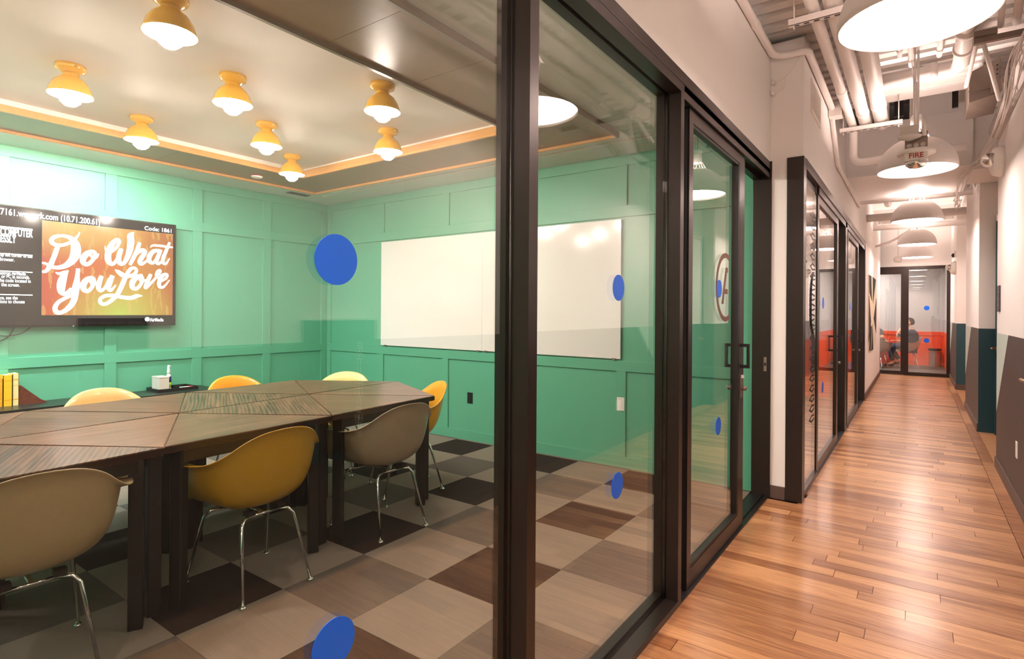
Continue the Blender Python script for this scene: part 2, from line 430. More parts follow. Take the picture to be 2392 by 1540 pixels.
box('lip', (XO1-.02, YO0, ZB), (XO1, YO1, ZC), 'ply_shaded', cn); box('lip', (XO0, YO0-.02, ZB), (XO1, YO0, ZC), 'ply_edge', cn)
box('lip', (XI0-.02, YI0, ZB), (XI0, YI1, 2.784), 'ply_edge', cn); box('lip', (XI0-.02, YI1, ZB), (XI1+.02, YI1+.02, 2.806), 'ply_edge', cn)
box('lip', (XI1, YI0, ZB), (XI1+.022, YI1, 2.822), 'ply_shaded', cn); box('lip', (XI0-.02, YI0-.02, ZB), (XI1+.02, YI0, 2.81), 'ply_edge', cn)
box('reveal', (XI0-.028, YI0, 2.784), (XI0-.004, YI1+.02, 2.822), 'white_trim', cn); box('reveal', (XI0-.01, YI1+.004, 2.806), (XI1+.02, YI1+.024, 2.822), 'white_trim', cn)
# light slot that washes the television wall, hidden behind the canopy lip
lt = thing('wall_washer', (-5.77, 1.0, ZC), 'linear light hidden behind canopy edge that washes the television wall white', 'light')
box('housing', (-5.80, -1.0, ZC-.012), (-5.742, 2.35, ZC-.001), 'white_trim', lt); box('lens', (-5.797, -.98, ZC-.015), (-5.745, 2.33, ZC-.012), 'wash_light', lt)
tr = thing('ceiling_track', (-4, 4.2, ZC), 'thin white track on soffit along the whiteboard wall', 'track')
box('rail', (-5.85, 4.245, ZC-.012), (-1.2, 4.257, ZC-.0005), 'white_trim', tr); box('end_cap', (-5.9, 4.24, ZC-.014), (-5.85, 4.262, ZC-.0005), 'white_trim', tr)
p = onz(600, 411, ZR)
sd = thing('smoke_detector', (p.x, p.y, ZR), 'round white detector on brown canopy board near the television wall', 'smoke detector')
lathe('disc', [(.055, ZR), (.055, ZR-.012), (.045, ZR-.02)], 'white_trim', sd, (p.x, p.y, 0)); lathe('rim', [(.058, ZR), (.058, ZR-.006)], 'red_print', sd, (p.x, p.y, 0))
p = onz(697, 453, ZC)
vg = thing('air_grille', (p.x, p.y, ZC), 'small dark air grille in soffit near the room corner', 'vent')
box('frame', (p.x-.05, p.y-.14, ZC-.004), (p.x+.05, p.y+.14, ZC-.0005), 'galv', vg)
for k in range(5): box('slat', (p.x-.042+k*.018, p.y-.13, ZC-.009), (p.x-.034+k*.018, p.y+.13, ZC-.004), 'black_metal', vg)

# ---- near glass partition (bronze frames)
def glass(par, y0, y1, z0, z1, x=XG, name='pane'):
    return box(name, (x-.006, y0, z0), (x+.006, y1, z1), 'glass', par)
def dot(par, y, z, x=XG+.0065, r=.052):
    return lathe('dot', [(r, 0), (r, .0015)], 'blue_vinyl', par, (x, y, z), 36, 'x', False)
def mull(par, y0, y1, x0=-1.02, x1=XF, z1=2.46, name='mullion'):
    boxes(name, [((x0, y0, 0), (XG-.012, y1, z1)), ((XG+.012, y0, 0), (x1, y1, z1)), ((XG-.012, y0+.012, 0), (XG+.012, y1-.012, z1))], 'bronze_frame', par)
YP = [-2.56, -1.24, .03, 1.334, 2.597]
for k in range(4):
    wn = thing('window_%d' % (k+1), (XG, (YP[k]+YP[k+1])/2, 0), ['bronze framed glass panel far behind the camera', 'bronze framed glass panel beside the camera',
        'large glass pane of the meeting room in front of the table', 'glass pane between bronze post and sliding door'][k], 'glass panel', kind='structure')
    mull(wn, YP[k+1], YP[k+1]+.046)
    a, b = YP[k]+.046, YP[k+1]
    boxes('sill', [((-1.02, a, 0), (XG-.008, b, .045)), ((XG+.008, a, 0), (XF, b, .03)), ((XG-.008, a, 0), (XG+.008, b, .02))], 'bronze_frame', wn)
    boxes('head', [((-1.02, a, 2.417), (XG-.008, b, 2.46)), ((XG+.008, a, 2.417), (XF, b, 2.46)), ((XG-.008, a, 2.43), (XG+.008, b, 2.46))], 'bronze_frame', wn)
    if k == 2:                           # this pane sits about a degree out of line in its channel
        q = math.tan(R(1.1)); ym = (a+b)/2
        prism('pane', [(XG-.006+(yy-ym)*q if h == 0 else XG+.006+(yy-ym)*q, yy) for yy, h in ((a, 0), (b, 0), (b, 1), (a, 1))], 'z', .02, 2.44, 'glass', wn)
    else: glass(wn, a, b, .02, 2.44)
    tube('gasket', [(XG+.0085, b-.002, .03), (XG+.0085, b-.002, 2.417)], .0035, 'black_rubber', wn, 6)
    if k == 2: dot(wn, .726, 1.484); dot(wn, .726, .70)
    if k == 3: dot(wn, 2.066, 1.478); dot(wn, 2.066, .693)
tr1 = struct(box('trim_1', (-1.02, YB, 2.46), (XF+.002, 4.57, 2.517), 'bronze_frame', None, .004), 'bronze header running along the top of the near glass partition', 'trim')
wl = struct(box('wall_corridor_left', (-1.02, YB, 2.517), (XF, 4.57, 3.37), 'white_wall'), 'white corridor wall above the near glass partition', 'wall')
# sliding door
d1 = thing('door_1', (-.935, 3.3, 0), 'sliding glass door with black pull handle standing partly open', 'glass door', kind='structure')
DX0, DX1, DY0, DY1, DZ1 = -.965, -.915, 2.765, 3.86, 2.40
boxes('stile', [((DX0, DY0, .01), (DX1, DY0+.06, DZ1))], 'bronze_frame', d1)
boxes('edge_groove', [((DX0+.008, DY0-.004, .01), (DX0+.018, DY0, DZ1)), ((DX1-.02, DY0-.004, .01), (DX1-.01, DY0, DZ1))], 'black_rubber', d1)
boxes('stile', [((DX0, DY1-.12, .01), (DX1, DY1, DZ1))], 'bronze_frame', d1)
boxes('bottom_rail', [((DX0, DY0+.06, .01), (DX1, DY1-.12, .10))], 'bronze_frame', d1); boxes('top_rail', [((DX0, DY0+.06, 2.33), (DX1, DY1-.12, DZ1))], 'bronze_frame', d1)
box('pane', (-.946, DY0+.055, .09), (-.934, DY1-.115, 2.34), 'glass', d1)
box('bead', (-.934, DY1-.145, .10), (-.916, DY1-.12, 2.33), 'black_rubber', d1); box('bead', (-.934, DY0+.06, .10), (-.918, DY1-.145, .118), 'black_rubber', d1)
box('bead', (-.934, DY0+.06, 2.312), (-.918, DY1-.145, 2.33), 'black_rubber', d1)
for s in (1, -1):
    xa = DX1 if s > 0 else DX0
    yy = DY1-.06
    boxes('handle', [((xa, yy-.012, 1.03), (xa+s*.05, yy+.012, 1.05)), ((xa, yy-.012, 1.165), (xa+s*.05, yy+.012, 1.185)), ((xa+s*.035, yy-.012, 1.05), (xa+s*.05, yy+.012, 1.165))], 'black_metal', d1)
    lathe('lock_cylinder', [(.016, 0), (.016, s*.03), (.01, s*.034)], 'galv', d1, (xa, yy, .90), 16, 'x')
box('lock_plate', (DX1, DY1-.085, .84), (DX1+.004, DY1-.03, .985), 'galv', d1); box('thumb_turn', (DX1+.004, DY1-.07, .965), (DX1+.016, DY1-.045, .985), 'plate_white', d1)
dot(d1, 3.36, 1.522, -.9335); dot(d1, 3.36, .725, -.9335)
# flat brown circled letter on the door pane, cut at the stile
cyy, czz, cr = 3.50, 1.535, .205
ring = []
for k in range(49):
    a = R(90+k*180/48*1.0); ring.append((math.cos(a), math.sin(a)))
def arcpoly(r0, r1, a0, a1, n=40):
    A = [R(a0+(a1-a0)*i/n) for i in range(n+1)]
    return [(cyy+r1*math.cos(a), czz+r1*math.sin(a)) for a in A]+[(cyy+r0*math.cos(a), czz+r0*math.sin(a)) for a in A[::-1]]
prism('ring_shape', arcpoly(cr-.028, cr, 68, 292), 'x', -.9338, -.9325, 'flat_brown', d1)
prism('letter_shape', [(cyy-.085, czz-.10), (cyy-.05, czz-.10), (cyy-.03, czz-.04), (cyy+.04, czz-.04), (cyy+.04, czz-.01), (cyy-.02, czz-.01), (cyy+.02, czz+.09), (cyy+.04, czz+.09), (cyy+.04, czz+.12), (cyy-.005, czz+.12)], 'x', -.9338, -.9325, 'flat_brown', d1)
# jamb, track and header of the sliding door
jb = thing('trim_2', (-.95, 4.55, 0), 'bronze jamb, header and floor track around the sliding door', 'trim', kind='structure')
box('jamb', (-1.02, 4.555, 0), (XF, 4.60, 2.46), 'bronze_frame', jb, .003); box('jamb', (XF-.004, 4.553, 0), (XF+.012, 4.572, 2.52), 'bronze_frame', jb)
boxes('header', [((-1.02, 2.643, 2.395), (-.975, 4.555, 2.46)), ((-.91, 2.643, 2.395), (XF, 4.555, 2.46)), ((-1.02, 2.643, 2.43), (XF, 4.555, 2.46))], 'bronze_frame', jb)
box('track', (-1.02, 2.643, 0), (XF, 4.555, .008), 'black_metal', jb); box('track_rib', (-.945, 2.643, .008), (-.935, 4.555, .018), 'black_metal', jb)
boxes('strike_plate', [((-.935, 4.5535, .946), (-.915, 4.555, .985)), ((-.935, 4.5535, 1.01), (-.915, 4.555, 1.052)), ((-.935, 4.5535, .985), (-.932, 4.555, 1.01)), ((-.918, 4.5535, .985), (-.915, 4.555, 1.01))], 'galv', jb)
box('keyhole', (-.932, 4.5538, .985), (-.918, 4.5548, 1.01), 'black_metal', jb)

# ---- return wall and second glass partition
wr = struct(box('wall_return', (-.915, 4.572, 0), (-.785, 4.70, 3.40), 'white_wall'), 'narrow white return wall between the two glass partitions', 'wall')
box('wall_top', (-.785, 4.572, 2.53), (XS, 4.70, 3.40), 'white_wall', wr)
struct(box('baseboard_return', (-.91, 4.562, 0), (-.787, 4.572, .095), 'baseboard_brown'), 'short brown baseboard of the narrow return wall', 'baseboard')
w5 = thing('window_5', (-.7, 5.2, 0), 'glass panel with leaf decals and bronze end post in the second partition', 'glass panel', kind='structure')
box('end_post', (-.785, 4.56, 0), (-.672, 4.68, 2.53), 'bronze_frame', w5, .003)
box('sill', (-.785, 4.68, 0), (XS, 5.42, .045), 'bronze_frame', w5); box('head', (-.785, 4.68, 2.38), (XS-.03, 5.42, 2.46), 'bronze_frame', w5)
box('pane', (-.709, 4.68, .04), (-.697, 5.42, 2.39), 'glass', w5)
for k in range(21):                     # column of leaf-shaped decals
    zc = 2.18-k*.083; ya = 5.05
    prism('leaf_decal', [(ya+a, zc+b) for a, b in ((0, 0), (.13, .032), (.27, .02), (.27, .007), (.13, .018), (.06, 0), (.13, -.018), (.27, -.007), (.27, -.02), (.13, -.032))], 'x', -.6968, -.6955, 'decal_black', w5)
tube('drawn_outline', [(-.6955, 5.22, 1.72), (-.6955, 5.12, 1.62), (-.6955, 5.09, 1.45), (-.6955, 5.12, 1.28), (-.6955, 5.22, 1.22)], .008, 'decal_black', w5, 6, 5)
def slider(name, y0, y1, label, dots=None):
    d = thing(name, (-.71, (y0+y1)/2, 0), label, 'glass door', kind='structure')
    x0, x1 = -.735, -.69
    boxes('stile', [((x0, y0, .01), (x1, y0+.09, 2.40))], 'bronze_frame', d); boxes('stile', [((x0, y1-.12, .01), (x1, y1, 2.40))], 'bronze_frame', d)
    box('bottom_rail', (x0, y0+.09, .01), (x1, y1-.12, .10), 'bronze_frame', d); box('top_rail', (x0, y0+.09, 2.33), (x1, y1-.12, 2.40), 'bronze_frame', d)
    box('pane', (-.718, y0+.08, .09), (-.706, y1-.11, 2.34), 'glass', d)
    yy = y1-.06
    for s in (1, -1):
        xa = x1 if s > 0 else x0
        boxes('handle', [((xa, yy-.012, .98), (xa+s*.05, yy+.012, 1.0)), ((xa, yy-.012, 1.13), (xa+s*.05, yy+.012, 1.15)), ((xa+s*.035, yy-.012, 1.0), (xa+s*.05, yy+.012, 1.13))], 'black_metal', d)
    lathe('lock_cylinder', [(.016, 0), (.016, .03)], 'galv', d, (x1, yy, .86), 14, 'x')
    for z in (1.48, .70): dot(d, y0+.5, z, -.7055)
    return d
slider('door_2', 5.42, 6.98, 'second sliding glass door with black pull handle, left of the oak corridor')
slider('door_3', 8.0, 9.55, 'third sliding glass door, further along the same corridor')
w6 = thing('trim_3', (-.7, 7.6, 0), 'bronze header, posts and sill of the second glass partition', 'trim', kind='structure')
box('header', (-.785, 4.68, 2.46), (-.672, 10.6, 2.535), 'bronze_frame', w6); box('header_face', (-.70, 5.42, 2.40), (XS, 10.6, 2.46), 'bronze_frame', w6)
box('post', (-.785, 7.62, 0), (XS, 7.80, 2.46), 'bronze_frame', w6); box('post', (-.785, 10.55, 0), (-.672, 10.62, 2.535), 'bronze_frame', w6)
box('sill', (-.785, 5.42, 0), (XS, 10.55, .012), 'black_metal', w6); box('sill_strip', (-.785, 6.98, .012), (-.75, 7.62, .05), 'bronze_frame', w6); box('sill_strip', (-.785, 9.55, .012), (-.75, 10.55, .05), 'bronze_frame', w6)
box('side_pane', (-.772, 6.98, .05), (-.76, 7.62, 2.46), 'glass', w6); box('side_pane', (-.772, 9.55, .05), (-.76, 10.55, 2.46), 'glass', w6)
box('side_pane', (-.772, 7.8, .012), (-.76, 8.05, 2.46), 'glass', w6)
struct(box('wall_second_left', (-.80, 4.70, 2.535), (XS, 15.2, 3.40), 'white_wall'), 'white corridor wall above the second glass partition', 'wall')
struct(box('wall_art_side', (-.80, 10.62, 0), (XS-.001, 15.2, 2.535), 'white_wall'), 'white corridor wall that carries the black and cream hanging', 'wall')
struct(box('baseboard_left', (XS-.001, 10.63, 0), (XS+.012, 15.2, .1), 'baseboard_brown'), 'brown baseboard below the black and cream hanging', 'baseboard')
# room behind the second partition
struct(box('floor_second_room', (-3.6, 4.78, -.05), (-.785, 10.62, 0), 'carpet_mid'), 'grey carpet of the room behind the second partition', 'carpet floor')
o2 = struct(box('wall_second_room', (-3.7, 4.78, 0), (-3.6, 10.62, 2.7), 'grey_wall'), 'grey wall with orange wainscot behind the second partition', 'wall')
box('wainscot', (-3.6, 4.78, 0), (-3.585, 10.62, .95), 'orange_paint', o2); box('wainscot', (-3.6, 10.6, 0), (-.80, 10.615, .95), 'orange_paint', o2)
box('partition', (-3.6, 10.62, 0), (-.80, 10.7, 2.7), 'grey_wall', o2)
struct(box('ceiling_second_room', (-3.6, 4.78, 2.7), (-.80, 10.62, 2.75), 'soffit_white'), 'white ceiling of the room behind the second partition', 'ceiling')
lp = thing('ceiling_light', (-2.2, 7.6, 2.7), 'flat panel light in the room behind the second partition', 'light')
box('housing', (-2.6, 6.6, 2.66), (-1.8, 8.6, 2.699), 'white_trim', lp); box('diffuser', (-2.57, 6.63, 2.655), (-1.83, 8.57, 2.66), 'lounge_light', lp)

# ---- right wall: white above, painted dado below
ZDD = 1.22
def rwall(name, y0, y1, label, z1=2.95, wedges=()):
    o = struct(box(name, (XR, y0, ZDD), (XR+.13, y1, z1), 'white_wall'), label, 'wall')
    box('dado', (XR, y0, 0), (XR+.13, y1, ZDD), 'dado_grey', o)
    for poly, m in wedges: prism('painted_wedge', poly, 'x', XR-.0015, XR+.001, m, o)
    box('baseboard', (XR-.012, y0, 0), (XR, y1, .095), 'baseboard_brown', o)
    return o
rwall('wall_right', YB, 6.75, 'right corridor wall, white over dark grey with a mint wedge, nearest', 2.95,
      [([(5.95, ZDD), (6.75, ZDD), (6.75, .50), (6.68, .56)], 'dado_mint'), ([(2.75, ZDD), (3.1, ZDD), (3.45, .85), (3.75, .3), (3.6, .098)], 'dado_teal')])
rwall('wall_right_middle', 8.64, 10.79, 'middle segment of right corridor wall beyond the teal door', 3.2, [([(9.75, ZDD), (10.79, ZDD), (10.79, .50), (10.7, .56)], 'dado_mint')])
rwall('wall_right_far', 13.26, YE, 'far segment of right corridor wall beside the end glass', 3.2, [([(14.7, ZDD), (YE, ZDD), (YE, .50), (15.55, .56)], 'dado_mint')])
for nm, y0, lab, xd in (('wall_jamb_near', 8.64, 'teal and white wall end beside the panelled door', .90), ('wall_jamb_far', 13.26, 'teal and white wall end of the far recess', 1.1)):
    o = struct(box(nm, (XR, y0-.012, ZDD), (xd, y0, 3.2), 'white_wall'), lab, 'wall'); box('dado', (XR-.001, y0-.013, 0), (xd, y0, ZDD), 'dado_teal', o)
    if y0 > 10: box('baseboard', (XR-.002, y0-.026, 0), (xd, y0-.013, .1), 'baseboard_brown', o)
rc = struct(box('wall_recess', (.78, 6.6, ZDD), (.86, 8.63, 3.2), 'white_wall'), 'recessed wall around the teal panelled door', 'wall'); box('dado', (.78, 6.6, 0), (.86, 8.63, ZDD), 'dado_teal', rc)
struct(box('wall_recess_far', (1.1, 10.6, 0), (1.2, 13.26, 3.2), 'white_wall'), 'white wall at the back of the far recess', 'wall')
struct(box('wall_recess_side', (XR+.131, 10.79, 0), (1.1, 10.9, 3.2), 'white_wall'), 'short white side wall of the far recess', 'wall')
d4 = thing('door_4', (.77, 7.9, 0), 'dark teal panelled door with white upper part in the right wall recess', 'door', kind='structure')
box('leaf', (.745, 7.42, .01), (.779, 8.50, ZDD), 'dado_teal', d4); box('leaf_top', (.745, 7.42, ZDD), (.779, 8.50, 2.46), 'white_wall', d4)
for z0, z1 in ((.1, .42), (.50, .72), (.80, .88), (.96, 1.02)): box('panel', (.738, 7.55, z0), (.745, 8.38, z1), 'dado_teal', d4, .004)
box('casing', (.735, 8.5, 0), (.779, 8.56, 2.52), 'dado_teal', d4); box('casing_top', (.735, 7.36, 2.46), (.779, 8.5, 2.52), 'white_trim', d4)
lv = tube('lever', [(.745, 8.42, 1.0), (.70, 8.42, 1.0), (.69, 8.40, 1.0), (.69, 8.31, 1.0)], .011, 'brass', d4); lathe('rose', [(.026, 0), (.026, -.008)], 'brass', lv, (.745, 8.42, 1.0), 18, 'x')
# nearer door in the same wall, only its lever reaches the picture
d5 = thing('door_5', (XR, 4.7, 0), 'flush grey door with brass lever in the near right wall', 'door', kind='structure')
box('leaf', (XR-.006, 3.78, .01), (XR, 4.72, ZDD), 'dado_grey', d5); box('leaf_top', (XR-.006, 3.78, ZDD), (XR, 4.72, 2.3), 'white_wall', d5)
lv = tube('lever', [(XR-.006, 4.62, .975), (XR-.05, 4.62, .975), (XR-.058, 4.64, .975), (XR-.06, 4.75, .975)], .011, 'brass', d5); lathe('rose', [(.026, 0), (.026, -.008)], 'brass', lv, (XR-.006, 4.62, .975), 18, 'x')
struct(box('wall_corridor_back', (-1.0, YB-.12, 0), (.73, YB, ZD), 'white_wall'), 'white wall closing the corridor behind the camera', 'wall')
struct(box('wall_plenum', (1.0, YB, 2.9), (1.1, YE, 4.3), 'white_wall'), 'white wall of the ceiling void above the right corridor wall', 'wall')
struct(box('wall_ledge', (XR+.13, YB, 2.93), (1.0, 6.75, 2.95), 'white_wall'), 'white ledge on top of the right corridor wall', 'wall')

# ---- corridor ceiling: ribbed deck, open shaft, drywall soffit
V, F = [], []; y = YB; zz = [0, 0, .085, .085]; step = [.085, .012, .05, .012]; prof = []; k = 0
while y < 6.45:
    prof.append((y, ZD+zz[k % 4])); y += step[k % 4]; k += 1
for (yy, z) in prof: V += [(-1.4, yy, z), (1.05, yy, z)]
for i in range(len(prof)-1): F.append((2*i, 2*i+1, 2*i+3, 2*i+2))
dk = mesh('ceiling_deck', V, F, 'white_wall'); dk.modifiers.new('t', 'SOLIDIFY').thickness = .004; struct(dk, 'white painted ribbed metal deck over the near corridor', 'ceiling')
so = struct(box('ceiling_soffit', (XS, 7.64, 2.965), (.47, 9.27, 3.55), 'white_wall'), 'white plasterboard soffit box crossing the corridor', 'ceiling')
box('lower_step', (.47, 7.75, 2.93), (.86, 8.60, 3.55), 'white_wall', so); box('beam', (XS, 6.45, 3.45), (1.0, 6.62, 4.2), 'white_wall', so)
struct(box('ceiling_shaft', (XS, 6.45, 4.2), (1.05, YE, 4.25), 'white_wall'), 'white slab above the open ceiling void', 'ceiling')
so2 = bpy.data.objects['ceiling_soffit']; box('shaft_wall', (-.08, 7.66, 3.55), (1.0, 7.72, 4.2), 'white_wall', so2); box('shaft_wall', (XS-.1, 4.7, 3.40), (XS, 9.3, 4.2), 'white_wall', so2); box('shaft_wall', (.86, 6.45, 2.95), (1.0, 10.9, 4.2), 'white_wall', so2); box('shaft_wall', (-.68, 9.2, 3.4), (1.0, 9.27, 4.2), 'white_wall', so2)
struct(box('ceiling_far', (XS, 9.27, 3.42), (1.05, YE, 3.47), 'white_wall'), 'white deck over the far end of the corridor', 'ceiling')
for k in range(9): box('joist', (XS, 9.6+k*.68, 3.30), (1.0, 9.66+k*.68, 3.42), 'white_wall', bpy.data.objects['ceiling_far'])

# ---- end glass partition and lounge behind it
we = struct(box('wall_end', (-1.6, YE, 2.47), (1.1, YE+.12, 3.45), 'white_wall'), 'white wall above the glass at the corridor end', 'wall')
box('filler', (XR, 10.79, 3.2), (1.1, YE, 3.45), 'white_wall', we)
w7 = thing('window_6', (.2, YE, 0), 'framed glass with blue dots at the corridor end', 'glass panel', kind='structure')
YF = YE
boxes('frame', [((-.235, YF-.04, 0), (-.155, YF+.06, 2.42)), ((.53, YF-.04, 0), (.59, YF+.06, 2.42)), ((-.155, YF-.04, 0), (.53, YF+.06, .075)), ((-1.5, YF-.04, 2.42), (.59, YF+.06, 2.47)), ((-.155, YF-.03, 2.40), (.53, YF+.05, 2.42))], 'bronze_frame', w7)
box('pane', (-.155, YF-.006, .07), (.53, YF+.006, 2.41), 'glass', w7)
for z in (1.527, .80): lathe('dot', [(.052, 0), (.052, .0015)], 'blue_vinyl', w7, (.176, YF-.009, z), 28, 'y', False)
d6 = thing('door_6', (-.7, YF, 0), 'glass door beside the dotted pane at the corridor end', 'glass door', kind='structure')
boxes('frame', [((-.30, YF-.03, .01), (-.235, YF+.03, 2.36)), ((-1.3, YF-.03, .01), (-1.22, YF+.03, 2.36)), ((-1.22, YF-.03, .01), (-.30, YF+.03, .09)), ((-1.22, YF-.03, 2.30), (-.30, YF+.03, 2.36)), ((-1.5, YF-.03, 2.36), (-.235, YF+.03, 2.42))], 'bronze_frame', d6)
box('pane', (-1.22, YF-.006, .08), (-.30, YF+.006, 2.31), 'glass', d6)
struct(box('floor_end', (-1.6, 15.2, -.05), (XS-.02, YE, 0), 'carpet_mid'), 'floor of the cross passage by the end door', 'floor')
struct(box('floor_lounge', (-3.6, YE, -.05), (1.2, 19.05, -.001), 'carpet_mid'), 'grey carpet of the orange room at the corridor end', 'carpet floor')
wb2 = struct(box('wall_lounge', (-3.6, 18.92, 0), (.62, 19.05, 2.9), 'grey_wall'), 'grey wall with orange wainscot at the very end', 'wall')
box('wainscot', (-3.6, 18.905, 0), (.60, 18.92, .81), 'orange_paint', wb2); box('top_rail', (-3.6, 18.89, .815), (.60, 18.92, .92), 'orange_paint', wb2, .003); box('base_rail', (-3.6, 18.89, 0), (.60, 18.905, .14), 'orange_paint', wb2, .003)
for xx in (-2.9, -1.9, -.92, .47): box('stile', (xx-.05, 18.892, .14), (xx+.05, 18.905, .815), 'orange_paint', wb2, .002)
wb3 = struct(box('wall_lounge_side', (.60, YE+.06, 0), (.70, 18.92, 2.9), 'grey_wall'), 'grey side wall with orange wainscot of the end room', 'wall')
box('wainscot', (.585, YE+.06, 0), (.60, 18.905, .81), 'orange_paint', wb3); box('top_rail', (.575, YE+.06, .815), (.60, 18.89, .92), 'orange_paint', wb3)
struct(box('wall_lounge_left', (-3.7, YE, 0), (-3.6, 19.05, 2.9), 'grey_wall'), 'grey left wall of the end room', 'wall')
struct(box('ceiling_lounge', (-3.6, YE+.12, 2.75), (.7, 19.05, 2.8), 'soffit_white'), 'white ceiling of the end room', 'ceiling')
struct(box('wall_end_left', (-3.6, YE, 0), (-1.5, YE+.1, 2.75), 'white_wall'), 'white wall left of the end door', 'wall')
struct(box('wall_cross_passage', (-1.7, 15.2, 0), (-1.6, YE, 3.4), 'white_wall'), 'white wall closing the cross passage', 'wall')
for k, xx in enumerate((-2.6, -1.1)):
    lp = thing('lounge_light', (xx, 17.5, 2.75), ['long panel light over the unseen left half of the end room', 'long panel light over the seated people in the end room'][k], 'light', 'panel lights in the end room')
    box('housing', (xx-.25, 16.6, 2.71), (xx+.25, 18.4, 2.749), 'white_trim', lp); box('diffuser', (xx-.23, 16.62, 2.706), (xx+.23, 18.38, 2.71), 'lounge_light', lp)

# ================================================================== THINGS IN THE MEETING ROOM
# ---- triangular tables
ZT = .77
M2 = Vector((-3.594, 2.481)); U = Vector((-.063, .9247)); W = Vector((.8036, .0387))
def Mv(i): return M2+U*(i-2)
def Av(i): return M2+U*(i-1.5)+W
def Bv(i): return M2+U*(i-1.5)-W
SIDE = U.length-.013; CRV = SIDE/math.sqrt(3)
tv3 = [Vector((CRV*math.cos(R(90+120*k)), CRV*math.sin(R(90+120*k)))) for k in range(3)]
def make_table():
    t = thing('triangular_table', (0, 0, 0), 'x', 'table', 'triangular tables pushed together')
    prism('top', [(v.x, v.y) for v in tv3], 'z', ZT-.034, ZT, 'walnut_top', t, .003)
    prism('edge_band', [(v.x*1.0035, v.y*1.0035) for v in tv3], 'z', ZT-.032, ZT-.004, 'table_edge', t)
    for k in range(3):
        v = tv3[k]; c = v*(1-.1/CRV); a = math.atan2(v.y, v.x)
        bm = bmesh.new(); d = Vector((math.cos(a), math.sin(a))); n = Vector((-d.y, d.x))
        lo = []
        for s, q in ((1, 1), (1, -1), (-1, -1), (-1, 1)):
            p = c+d*.028*s+n*.028*q; lo.append(p)
        vs = [bm.verts.new((p.x, p.y, z)) for z in (0, ZT-.036) for p in lo]
        for f in BF: bm.faces.new([vs[i] for i in f])
        bmesh.ops.bevel(bm, geom=list(bm.edges), offset=.003, segments=1, affect='EDGES')
        lg = frombm('leg', bm, 'raw_steel', t)
        p, q = tv3[k], tv3[(k+1) % 3]; e = (q-p).normalized(); inn = Vector((-e.y, e.x))
        a0 = p+e*.09+inn*.022; a1 = q-e*.09+inn*.022
        prism('apron', [(a0.x, a0.y), (a1.x, a1.y), (a1+inn*.02).to_tuple(), (a0+inn*.02).to_tuple()], 'z', ZT-.095, ZT-.035, 'raw_steel', t, .003)
    return t
tproto = make_table()
TR = [((Av(-1), Av(0), Mv(0)), 'walnut triangular table under the tan chair cut by the photo edge'),
      ((Av(0), Mv(0), Mv(1)), 'walnut triangular table filling the gap left of the mustard chair'),
      ((Av(0), Av(1), Mv(1)), 'walnut triangular table with the mustard chair tucked under it'),
      ((Av(1), Mv(1), Mv(2)), 'walnut triangular table in the middle between mustard and taupe chairs'),
      ((Av(1), Av(2), Mv(2)), 'walnut triangular table with the taupe chair tucked under it'),
      ((Av(2), Mv(2), Mv(3)), 'walnut triangular table at the far end beside the bright yellow chair'),
      ((Mv(0), Bv(-1), Bv(0)), 'walnut triangular table corner at the left photo edge before the books'),
      ((Mv(0), Mv(1), Bv(0)), 'walnut triangular table catching the violet screen glow'),
      ((Mv(1), Bv(0), Bv(1)), 'walnut triangular table in front of the sand coloured chair'),
      ((Mv(1), Mv(2), Bv(1)), 'walnut triangular table in the middle of the back row'),
      ((Mv(2), Bv(1), Bv(2)), 'walnut triangular table in front of the orange yellow chair'),
      ((Mv(2), Mv(3), Bv(2)), 'walnut triangular table in front of the pale lemon chair')]
for k, (tri, lab) in enumerate(TR):
    o = tproto if k == 0 else copy_tree(tproto)
    c = (tri[0]+tri[1]+tri[2])/3; d = tri[(k*2+1) % 3]-c
    place(o, (c.x, c.y, 0), math.atan2(d.y, d.x)-math.pi/2); o['label'] = lab

# ---- moulded armchairs
RIM = [(0, 0, .245, .425), (22, .13, .245, .428), (38, .215, .222, .445), (48, .26, .19, .50), (57, .286, .165, .575), (66, .298, .13, .632), (80, .302, .05, .65),
       (95, .292, -.04, .652), (110, .270, -.12, .664), (125, .232, -.19, .703), (142, .174, -.245, .760), (160, .100, -.280, .796), (180, 0, -.295, .808)]
def rim(phi):
    pts = [q[1:] for q in RIM]; n = len(RIM)
    for i in range(n-1):
        if RIM[i][0] <= phi <= RIM[i+1][0]:
            t = (phi-RIM[i][0])/(RIM[i+1][0]-RIM[i][0])
            mir = lambda q: (-q[0], q[1], q[2])
            p0 = pts[i-1] if i > 0 else mir(pts[1]); p3 = pts[i+2] if i+2 < n else mir(pts[n-2])
            return Vector([.5*((2*b)+(-a+c)*t+(2*a-5*b+4*c-d)*t*t+(-a+3*b-3*c+d)*t**3) for a, b, c, d in zip(p0, pts[i], pts[i+1], p3)])
def lipw(phi):
    return .25+.75*math.exp(-((phi-88)/26)**2)
